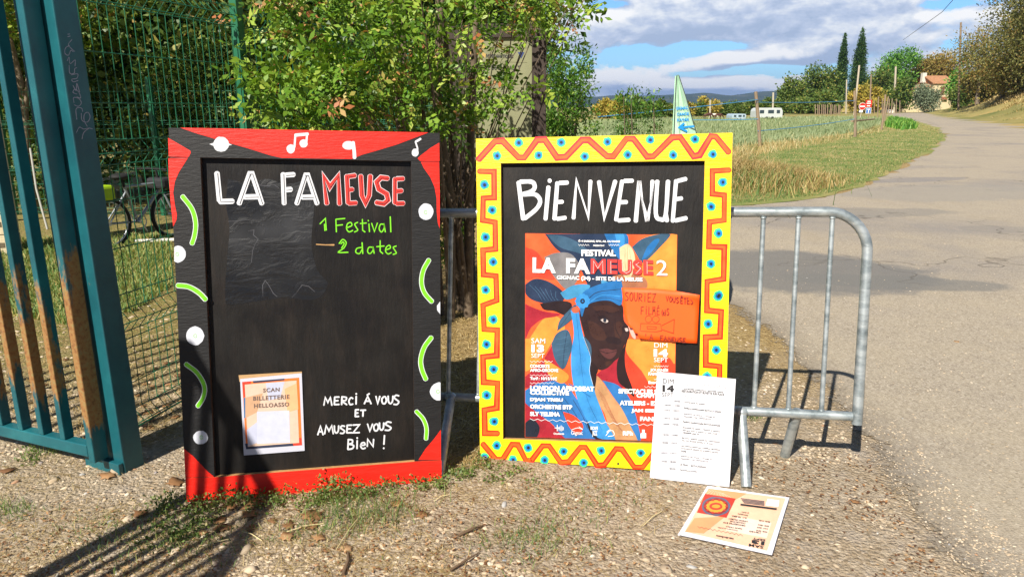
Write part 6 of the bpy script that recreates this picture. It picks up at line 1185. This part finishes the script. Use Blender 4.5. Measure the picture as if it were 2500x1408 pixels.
# ------------------------------------------------------------------ grass, crop and straw
GRASS = leafmat('grass_blade', [(0, S('#45663a')), (.4, S('#638648')), (.7, S('#8e9c58')), (1, S('#c2ae72'))], .3, .6); STRAW = leafmat('straw_blade', [(0, S('#8a7446')), (.4, S('#b29a66')), (.8, S('#d2bf90')), (1, S('#dccfa8'))], .2, .7); CROP = leafmat('crop_blade', [(0, S('#74845c')), (.5, S('#93a07a')), (.8, S('#a9b08a')), (1, S('#bfae84'))], .25, .6)
def scatter(P, n, near=None):
    P = np.array([p[:2] for p in P]); lo, hi = P.min(0), P.max(0); x = rng.uniform(lo[0], hi[0], n); y = rng.uniform(lo[1], hi[1], n); k = inside(P, x, y); return x[k], y[k]
def vnoise(x, y, s): return .5+.5*np.sin(x*s+1.3*np.sin(y*s*.7+1))*np.sin(y*s*1.1+1.7*np.sin(x*s*.6+2))
def screen_scatter(px, n, z=0):                         # even cover as the eye sees it: more blades close by
    P = np.array(px, float); lo, hi = P.min(0), P.max(0); X = rng.uniform(lo[0], hi[0], n); Y = rng.uniform(lo[1], hi[1], n); k = inside(P, X, Y); X, Y = X[k], Y[k]
    d = CR[None]*((X-1250)/FPX)[:, None]-CU[None]*((Y-704)/FPX)[:, None]+CF[None]; t = (z-EYE)/d[:, 2]; return d[:, 0]*t, d[:, 1]*t
x, y = screen_scatter([(1700, 506), (1790, 500), (1900, 490), (2000, 478), (2100, 452), (2180, 417), (2260, 371), (2302, 342), (2302, 326), (2282, 312), (2228, 299), (2170, 290), (2150, 310), (2085, 330), (1960, 345), (1790, 365), (1690, 372)], 52000)
g = vnoise(x, y, .9)*.6+vnoise(x, y, 2.7)*.4; edge = np.interp(x, [3, 4.5, 8.3, 11, 17], [10.9, 12, 17.2, 21, 30]); nearedge = y < edge+1.0+.24*y
gr = (rng.uniform(size=len(x)) < np.where(nearedge, .9, np.where(g > .56, .62, .16))); dist = np.hypot(x, y)
blade_obj('verge_grass', x[gr], y[gr], .028*rng.uniform(.5, 1.5, gr.sum())*(1+dist[gr]/40), .0034*(1+dist[gr]/9), GRASS, .5, np.clip(rng.normal(.35, .22, gr.sum()), 0, 1)); h = ~gr
blade_obj('dry_grass', x[h], y[h], .03*rng.uniform(.4, 1.7, h.sum())*(1+dist[h]/40), .0034*(1+dist[h]/9), STRAW, 1.8)
c = G(1850, 470); n = 9000; ang = rng.normal(size=(n, 2)); x = c[0]+.1+ang[:, 0]*1.0; y = c[1]+2.2+ang[:, 1]*1.3; hh = rng.uniform(.2, .7, n)*np.exp(-.5*(ang[:, 0]**2+ang[:, 1]**2)*.5); kk = inside(VERGE, x, y-.35); blade_obj('straw_tussock', x[kk], y[kk], hh[kk], .012, STRAW, .8, np.clip(rng.normal(.3, .25, kk.sum()), 0, 1)); n = 1500; ang = rng.normal(size=(n, 2)); blade_obj('grass_tussock', c[0]+.15+ang[:, 0]*.55, c[1]+1.6+ang[:, 1]*.9, rng.uniform(.2, .5, n), .012, GRASS, .7)
x, y = screen_scatter([(1690, 372), (1790, 364), (1860, 350), (1960, 344), (2085, 324), (2150, 306), (2155, 291), (2100, 286), (1900, 288), (1640, 289), (1440, 300), (1440, 330)], 26000); dist = np.hypot(x, y); d_ = vnoise(x, y, .35)
blade_obj('field_crop_plants', x, y, .16*rng.uniform(.6, 1.5, len(x))*(1+dist/90), .010*(1+dist/18), CROP, .6, np.clip(rng.normal(.42, .2, len(x))+.3*(d_-.5), 0, 1))
x, y = screen_scatter([(1690, 372), (1790, 364), (1860, 350), (1960, 344), (2085, 326), (2150, 308), (2150, 325), (1960, 362), (1790, 392), (1690, 400)], 7000); blade_obj('dry_stalks', x, y, rng.uniform(.1, .38, len(x)), .014, STRAW, .8)
x, y = screen_scatter([(2170, 286), (2228, 299), (2240, 315), (2200, 318), (2160, 310)], 2200); blade_obj('broad_weeds', x, y, rng.uniform(.25, .5, len(x)), .09, FRESH, .5)
# straw bank
k = 15000; y = rng.uniform(38, 165, k); xf = np.interp(y, FY, FX); x = xf+rng.uniform(0, 1, k)**1.3*(10+.05*y); blade_obj('bank_straw', x, y, rng.uniform(.2, .5, k), .05+.0006*y, STRAW, 1.0, np.clip(rng.normal(.35, .25, k), 0, 1)); k = 3500; y = rng.uniform(38, 165, k); x = np.interp(y, FY, FX)+rng.uniform(-.3, 2.5, k); blade_obj('bank_grass', x, y, rng.uniform(.15, .35, k), .06, GRASS, .7)
k = 4000; x = rng.uniform(E_[0]-6, D_[0]+14, k); y = D_[1]+rng.uniform(.5, 14, k); blade_obj('roadside_straw', x, y, rng.uniform(.25, .6, k), .14, STRAW, .8, np.clip(rng.normal(.3, .25, k), 0, 1))
# lawn and straw behind the fence and the boards
x, y = screen_scatter([(-40, 590), (420, 575), (420, 700), (330, 760), (200, 800), (-40, 760)], 16000); blade_obj('lawn_grass', x, y, rng.uniform(.03, .09, len(x)), .005*(1+np.hypot(x, y)/6), GRASS, .6, np.clip(rng.normal(.62, .25, len(x)), 0, 1))
x, y = screen_scatter([(-40, 700), (440, 700), (470, 1060), (300, 1100), (-40, 1000)], 5000); blade_obj('litter_straw', x, y, rng.uniform(.01, .025, len(x)), .004, STRAW, 4.5, np.clip(rng.normal(.3, .3, len(x)), 0, 1))
x, y = screen_scatter([(1070, 560), (1180, 560), (1180, 1140), (1070, 1140)], 3600); blade_obj('shade_straw', x, y, rng.uniform(.01, .03, len(x)), .005, STRAW, 5, np.clip(rng.normal(.35, .3, len(x)), 0, 1))
# ------------------------------------------------------------------ gravel, dead leaves, weeds at the foot of the boards
def stone_set(x, y, r, z0=0.0):
    t = (1+5**.5)/2; v = np.array([(-1, t, 0), (1, t, 0), (-1, -t, 0), (1, -t, 0), (0, -1, t), (0, 1, t), (0, -1, -t), (0, 1, -t), (t, 0, -1), (t, 0, 1), (-t, 0, -1), (-t, 0, 1)])/math.hypot(1, t)
    f = np.array([(0, 11, 5), (0, 5, 1), (0, 1, 7), (0, 7, 10), (0, 10, 11), (1, 5, 9), (5, 11, 4), (11, 10, 2), (10, 7, 6), (7, 1, 8), (3, 9, 4), (3, 4, 2), (3, 2, 6), (3, 6, 8), (3, 8, 9), (4, 9, 5), (2, 4, 11), (6, 2, 10), (8, 6, 7), (9, 8, 1)])
    n = len(x); V = v[None]*(1+rng.uniform(-.28, .28, (n, 12, 1))); sx = np.stack([rng.uniform(.8, 1.7, n), rng.uniform(.55, 1.1, n), rng.uniform(.3, .7, n)], 1); V = V*sx[:, None]*r[:, None, None]
    a = rng.uniform(0, 2*pi, n); ca, sa = np.cos(a)[:, None], np.sin(a)[:, None]; ti = rng.normal(0, .3, n)[:, None]; X, Y, Zz = V[..., 0], V[..., 1], V[..., 2]; Y, Zz = Y*np.cos(ti)-Zz*np.sin(ti), Y*np.sin(ti)+Zz*np.cos(ti); X, Y = X*ca-Y*sa, X*sa+Y*ca
    V = np.stack([X+x[:, None], Y+y[:, None], Zz+(z0+r*.18)[:, None]], 2); return V.reshape(-1, 3), (f[None]+np.arange(n)[:, None, None]*12).reshape(-1, 3)
STONE = leafmat('stone', [(0, S('#84765f')), (.25, S('#a69781')), (.5, S('#bdaa90')), (.7, S('#cebda4')), (.88, S('#dcd0bc')), (.95, S('#8f959c')), (1, S('#a88468'))], 0.0, .9)
RP = np.array(ROADP)
def gravel():
    xs, ys, rs = [], [], []
    def put(px, n, r0, r1, pw=3.0, wgt=None, road=False):
        x, y = screen_scatter(px, n); 
        if not road: k = ~inside(RP, x, y); x, y = x[k], y[k]
        if wgt is not None: k = rng.uniform(size=len(x)) < wgt(x, y); x, y = x[k], y[k]
        xs.append(x); ys.append(y); rs.append(r0+(r1-r0)*rng.uniform(size=len(x))**pw)
    full = [(-60, 1130), (420, 1130), (1080, 1140), (1600, 1130), (1800, 1000), (2100, 1000), (2480, 1460), (-60, 1460)]
    put(full, 44000, .0013, .0053, 2.2); put(full, 6500, .0035, .011, 2.8, lambda x, y: .4+.6*(vnoise(x, y, 3.0) > .5)); put([(-60, 1320), (1300, 1340), (1300, 1460), (-60, 1460)], 2600, .0035, .010, 2.0); put([(-60, 1080), (1100, 1080), (1100, 1330), (-60, 1330)], 900, .0035, .013, 3.4)
    put([(1790, 760), (1900, 820), (2130, 1060), (2120, 1130), (1790, 1130)], 5200, .003, .010, 2.6); put([(1860, 790), (1920, 800), (2180, 1030), (2580, 1440), (2380, 1440), (2080, 1060)], 9000, .002, .0055, 2, None, True); put([(1790, 500), (2500, 300), (2500, 1408), (2150, 1000), (1790, 720)], 2600, .002, .006, 3, None, True)
    put([(-60, 740), (460, 740), (460, 1130), (-60, 1130)], 2600, .004, .014, 3)
    x, y, r = np.concatenate(xs), np.concatenate(ys), np.concatenate(rs); V, F = stone_set(x, y, r, np.where(inside(RP, x, y), .003, -.005)); tint = np.repeat(np.clip(rng.normal(.47, .19, len(x))+np.where(rng.uniform(size=len(x)) < .05, .35, 0), 0, 1), 12)
    tag(link('gravel', np_mesh('gravel', V, F, [STONE], tint=tint)), kind='stuff')
gravel()
big = [(1232, 1228, .017, 'rounded grey stone below the yellow board'), (130, 1172, .020, 'pale stone at the left below the gate rail'), (284, 1150, .030, 'large pale stone touching the foot of the gate post'), (312, 1265, .028, 'cream stone in the grass left of the red board corner'), (1690, 1382, .022, 'grey stone in front of the stack of prints'), (1628, 1388, .022, 'biggest pale stone at the bottom edge below the prints'), (610, 1390, .03, 'light grey stone at the bottom edge, edge of the gate shadow'), (1050, 1262, .018, 'whitish stone by the grass tuft below the red board'), (435, 1345, .026, 'long grey stone inside the gate shadow'), (600, 1340, .024, 'grey stone at the right rim of the gate shadow'), (275, 1240, .016, 'small bluish stone between the post and the red board'), (1330, 1200, .02, 'flat tan stone right below the yellow frame corner'), (1965, 1382, .018, 'tan stone on the gravel right of the prints'), (2118, 1240, .014, 'whitish pebble on the gravel beside the road edge')]
for x, y, r, lab in big:
    p = G(x, y); V, F = stone_set(np.array([0.0]), np.array([0.0]), np.array([r]), 0.0); V = V*(1+rng.uniform(-.22, .22, (12, 1)))*np.array([1.1, 1, .7]); o = link('stone', np_mesh('stone', V, F, [STONE], tint=np.repeat([random.choice([.25, .35, .5, .6, .93])], 12)), None, (p[0], p[1], -.004)); tag(o, lab, 'stone')
DEAD = leafmat('dead_leaf', [(0, S('#664530')), (.4, S('#86603f')), (.7, S('#a67c54')), (1, S('#c4a47c'))], .15, .7)
def dead_leaf(px, size, rot, curl, lab, group=None, tint=.5):
    p = G(*px); o3 = [(0, -.9), (.28, -.42), (.75, -.5), (.52, -.08), (.98, .18), (.46, .32), (.34, .62), (0, 1.0), (-.32, .6), (-.5, .3), (-.95, .22), (-.5, -.1), (-.72, -.52), (-.26, -.42)]; c, s = cos(rot), sin(rot); tw = random.choice((-1, 1)); ph = random.uniform(0, 6); vs = [(0, 0, size*.10)]
    for i, (x, y) in enumerate(o3):
        x *= random.uniform(.85, 1.1); y *= random.uniform(.85, 1.1); z = size*(.12+curl*(.30*x*y+.16*x*tw+.10*sin(2.6*y+ph))); X = x*(1-.25*curl*abs(x)); vs.append((size*(X*c-y*s), size*(X*s+y*c), max(.003, z)))
    n = len(o3); fs = [(0, 1+i, 1+(i+1) % n) for i in range(n)]; me = np_mesh('dead_leaf', np.array(vs), np.array(fs), [DEAD], tint=np.clip(np.full(n+1, tint)+rng.normal(0, .08, n+1), 0, 1)); o = link('dead_leaf', me, None, (p[0], p[1], .002)); t = o.modifiers.new('thick', 'SOLIDIFY'); t.thickness = .0012
    return tag(o, lab, 'dead leaf', group)
one = [(700, 1312, .036, .6, .5, 'crisp tan plane leaf on the gravel right of the gate shadow', .75), (620, 1235, .045, 2.2, .7, 'large brown plane leaf lying across the weeds below the red rail', .35), (610, 1258, .04, 1.1, .6, 'tan curled leaf just below the largest brown one', .6), (760, 1262, .05, .2, .4, 'broad orange brown leaf half buried in straw below the red rail', .55), (430, 1180, .05, .7, .9, 'twisted brown leaf by the left foot of the red board', .5), (345, 1255, .035, 2.8, .9, 'folded brown leaf on the grass left of the red board', .3), (480, 1235, .035, 1.8, .9, 'upright shaded brown leaf against the red board corner', .1), (970, 1232, .032, 1.2, .5, 'yellow brown leaf below the right end of the red rail', .7), (1030, 1258, .032, .1, .4, 'reddish leaf beside the grass tuft below the red board', .4), (545, 1290, .035, 2.0, .7, 'dark brown leaf in the gate shadow', .15), (840, 1187, .03, 1.6, .9, 'pale curled dry blade standing against the red rail', .95), (265, 1163, .042, 1.3, .4, 'flat tan leaf at the base plate of the gate post', .7), (2088, 1226, .022, .8, .9, 'crumpled brown leaf alone on the gravel by the road', .5), (2250, 1343, .016, .2, .6, 'orange leaf lying on the edge of the asphalt', .8), (2335, 835, .022, .1, .5, 'orange leaf out on the asphalt right of the barrier', .8), (20, 1150, .04, 1.9, .8, 'rust brown leaf at the far left under the gate', .3), (740, 1195, .03, 2.5, .8, 'small brown leaf tucked under the red rail', .4), (845, 1340, .028, .9, .2, 'pale green fallen leaf on the gravel', .98)]
for x, y, s, r, c, lab, t in one: dead_leaf((x, y), s, r, c, lab, None, t)
for i in range(46):
    x, y = random.choice([(random.uniform(-30, 330), random.uniform(640, 1060)), (random.uniform(330, 450), random.uniform(860, 1060)), (random.uniform(450, 800), random.uniform(1225, 1330))]); dead_leaf((x, y), random.uniform(.018, .034), random.uniform(0, 6), random.uniform(.2, .9), 'small brown dead leaf scattered on the ground among straw', 'scattered dead leaves', random.uniform(.1, .8))
TWIGM = mat('twig_brown', S('#6a5540'), .9, var=.2, vscale=30)
for (a, b, r, lab) in (((838, 1405), (850, 1350), .006, 'short dark twig at the bottom edge below the red board'), ((1100, 1395), (1170, 1352), .004, 'thin bent twig on the gravel below the yellow board'), ((1120, 1310), (1180, 1285), .005, 'dark twig right of the grass tuft')):
    p, q = G(*a), G(*b); mb = MB(); mb.tube([p+Zv*.006, (p+q)/2+Zv*.014+np.array([.008, 0, 0]), q+Zv*.006], [r, r*.9, r*.5], 0, 6); tag(mb.build('twig', TWIGM, None, p), lab, 'twig')
x, y = screen_scatter([(-60, 1090), (1080, 1150), (1600, 1150), (2100, 1100), (2350, 1460), (-60, 1460)], 5600); k = rng.uniform(size=len(x)) < .2+.8*(vnoise(x+3, y, 3.1) > .5); x, y = x[k], y[k]; n = len(x)
V, F = leaf_quads(np.stack([x, y, np.full(n, .004)], 1), rng.uniform(.006, .018, n), rng.uniform(.004, .011, n), np.stack([rng.normal(size=n), rng.normal(size=n), rng.uniform(0, .25, n)], 1), .2, np.tile([0, 0, 1.0], (n, 1))+rng.normal(0, .25, (n, 3)))
tag(link('leaf_litter', np_mesh('leaf_litter', V, F, [DEAD], tint=np.repeat(rng.uniform(0, 1, n), 4))), kind='stuff')
# weeds, tufts and straw
WEED = leafmat('weed_leaf', [(0, S('#3c5426')), (.4, S('#5f7838')), (.75, S('#8a9a58')), (1, S('#b0a878'))], .3, .5)
def weeds():
    pts = []
    def along(x0, y0, x1, y1, n, sp, hmin, hmax):
        for _ in range(n): t = random.random(); p = G(x0+(x1-x0)*t, y0+(y1-y0)*t+random.uniform(-sp*.3, sp)); pts.append((p, random.uniform(hmin, hmax)))
    along(380, 1215, 520, 1245, 26, 40, .015, .05); along(500, 1232, 800, 1212, 34, 30, .015, .06); along(760, 1212, 900, 1200, 26, 22, .03, .09); along(900, 1196, 1085, 1172, 22, 20, .01, .045); along(1090, 1150, 1180, 1130, 12, 30, .01, .04); along(330, 1300, 520, 1280, 20, 50, .01, .03); along(1165, 1130, 1330, 1160, 14, 40, .01, .03); along(40, 1130, 90, 1110, 5, 20, .02, .05)
    P = []; A = []; L = []
    for p, h in pts:
        k = int(16+h*320); q = np.stack([rng.normal(0, .022, k), rng.normal(0, .016, k), rng.uniform(.0, 1, k)*h], 1)+p; P.append(q); A.append(rng.normal(0, 1, (k, 3))+np.array([0, -.2, .5])); L.append(rng.uniform(.007, .017, k))
    P, A, L = np.concatenate(P), np.concatenate(A), np.concatenate(L); V, F = leaf_quads(P, L, L*.62, A, .2); tag(link('weeds', np_mesh('weeds', V, F, [WEED], tint=np.repeat(np.clip(rng.normal(.5, .22, len(P)), 0, 1), 4))), kind='stuff')
weeds()
def tufts():
    X, Y, H = [], [], []
    for cx, cy, n, sx, h in ((900, 1250, 300, .11, .055), (860, 1275, 120, .08, .045), (1310, 1310, 260, .10, .03), (1250, 1330, 140, .09, .025), (760, 1290, 160, .12, .03), (400, 1310, 200, .14, .025), (330, 1330, 150, .14, .025), (470, 1330, 110, .10, .025), (120, 1100, 140, .05, .03), (20, 1250, 160, .06, .03), (280, 1290, 160, .1, .02), (1120, 1145, 120, .1, .02), (1480, 1180, 120, .1, .02), (1400, 1230, 160, .12, .02), (1830, 1018, 90, .04, .03)):
        c = G(cx, cy); X.append(c[0]+rng.normal(0, sx, n)); Y.append(c[1]+rng.normal(0, sx*.6, n)); H.append(h*rng.uniform(.4, 1.5, n))
    blade_obj('grass_tufts', np.concatenate(X), np.concatenate(Y), np.concatenate(H), .0026, GRASS, .9, np.clip(rng.normal(.45, .25, sum(map(len, X))), 0, 1))
tufts()
x, y = screen_scatter([(-60, 1090), (440, 1120), (1080, 1180), (1600, 1150), (1640, 1260), (1500, 1440), (500, 1440), (-60, 1440)], 9000); k = rng.uniform(size=len(x)) < .25+.75*(vnoise(x, y, 4.2) > .5); x, y = x[k], y[k]
blade_obj('straw_litter', x, y, rng.uniform(.005, .014, len(x)), .0022, STRAW, 6.5, np.clip(rng.normal(.4, .28, len(x)), 0, 1))
for i, (a, b) in enumerate((((480, 1345), (560, 1318)), ((590, 1298), (640, 1322)), ((700, 1300), (790, 1280)), ((1030, 1195), (1080, 1180)), ((1570, 1285), (1615, 1250)), ((820, 1345), (880, 1260)), ((1060, 1225), (1095, 1210)))):
    p, q = G(*a), G(*b); mb = MB(); mb.tube([p+Zv*.004, (p+q)/2+Zv*.012, q+Zv*.005], .0016, 0, 5); tag(mb.build('straw_stalk', mat('straw_stalk', S('#d8c896'), .8), None, p), 'long pale straw stalk lying on the ground below the boards', 'straw', 'straw stalks below the boards')

# ------------------------------------------------------------------ haze
def haze():
    m = bpy.data.materials.new('haze'); m.use_nodes = True; nt = m.node_tree; nt.nodes.clear(); v = nt.nodes.new('ShaderNodeVolumePrincipled'); v.inputs['Color'].default_value = (.30, .52, 1, 1); v.inputs['Density'].default_value = HAZE_D; v.inputs['Anisotropy'].default_value = .2
    o = nt.nodes.new('ShaderNodeOutputMaterial'); nt.links.new(v.outputs[0], o.inputs['Volume']); m.cycles.homogeneous_volume = True if hasattr(m.cycles, 'homogeneous_volume') else None
    mb = MB(); mb.box((0, 0, 74), (12600, 12600, 158)); tag(mb.build('haze', m), kind='stuff')
HAZE_D = .00013
haze()
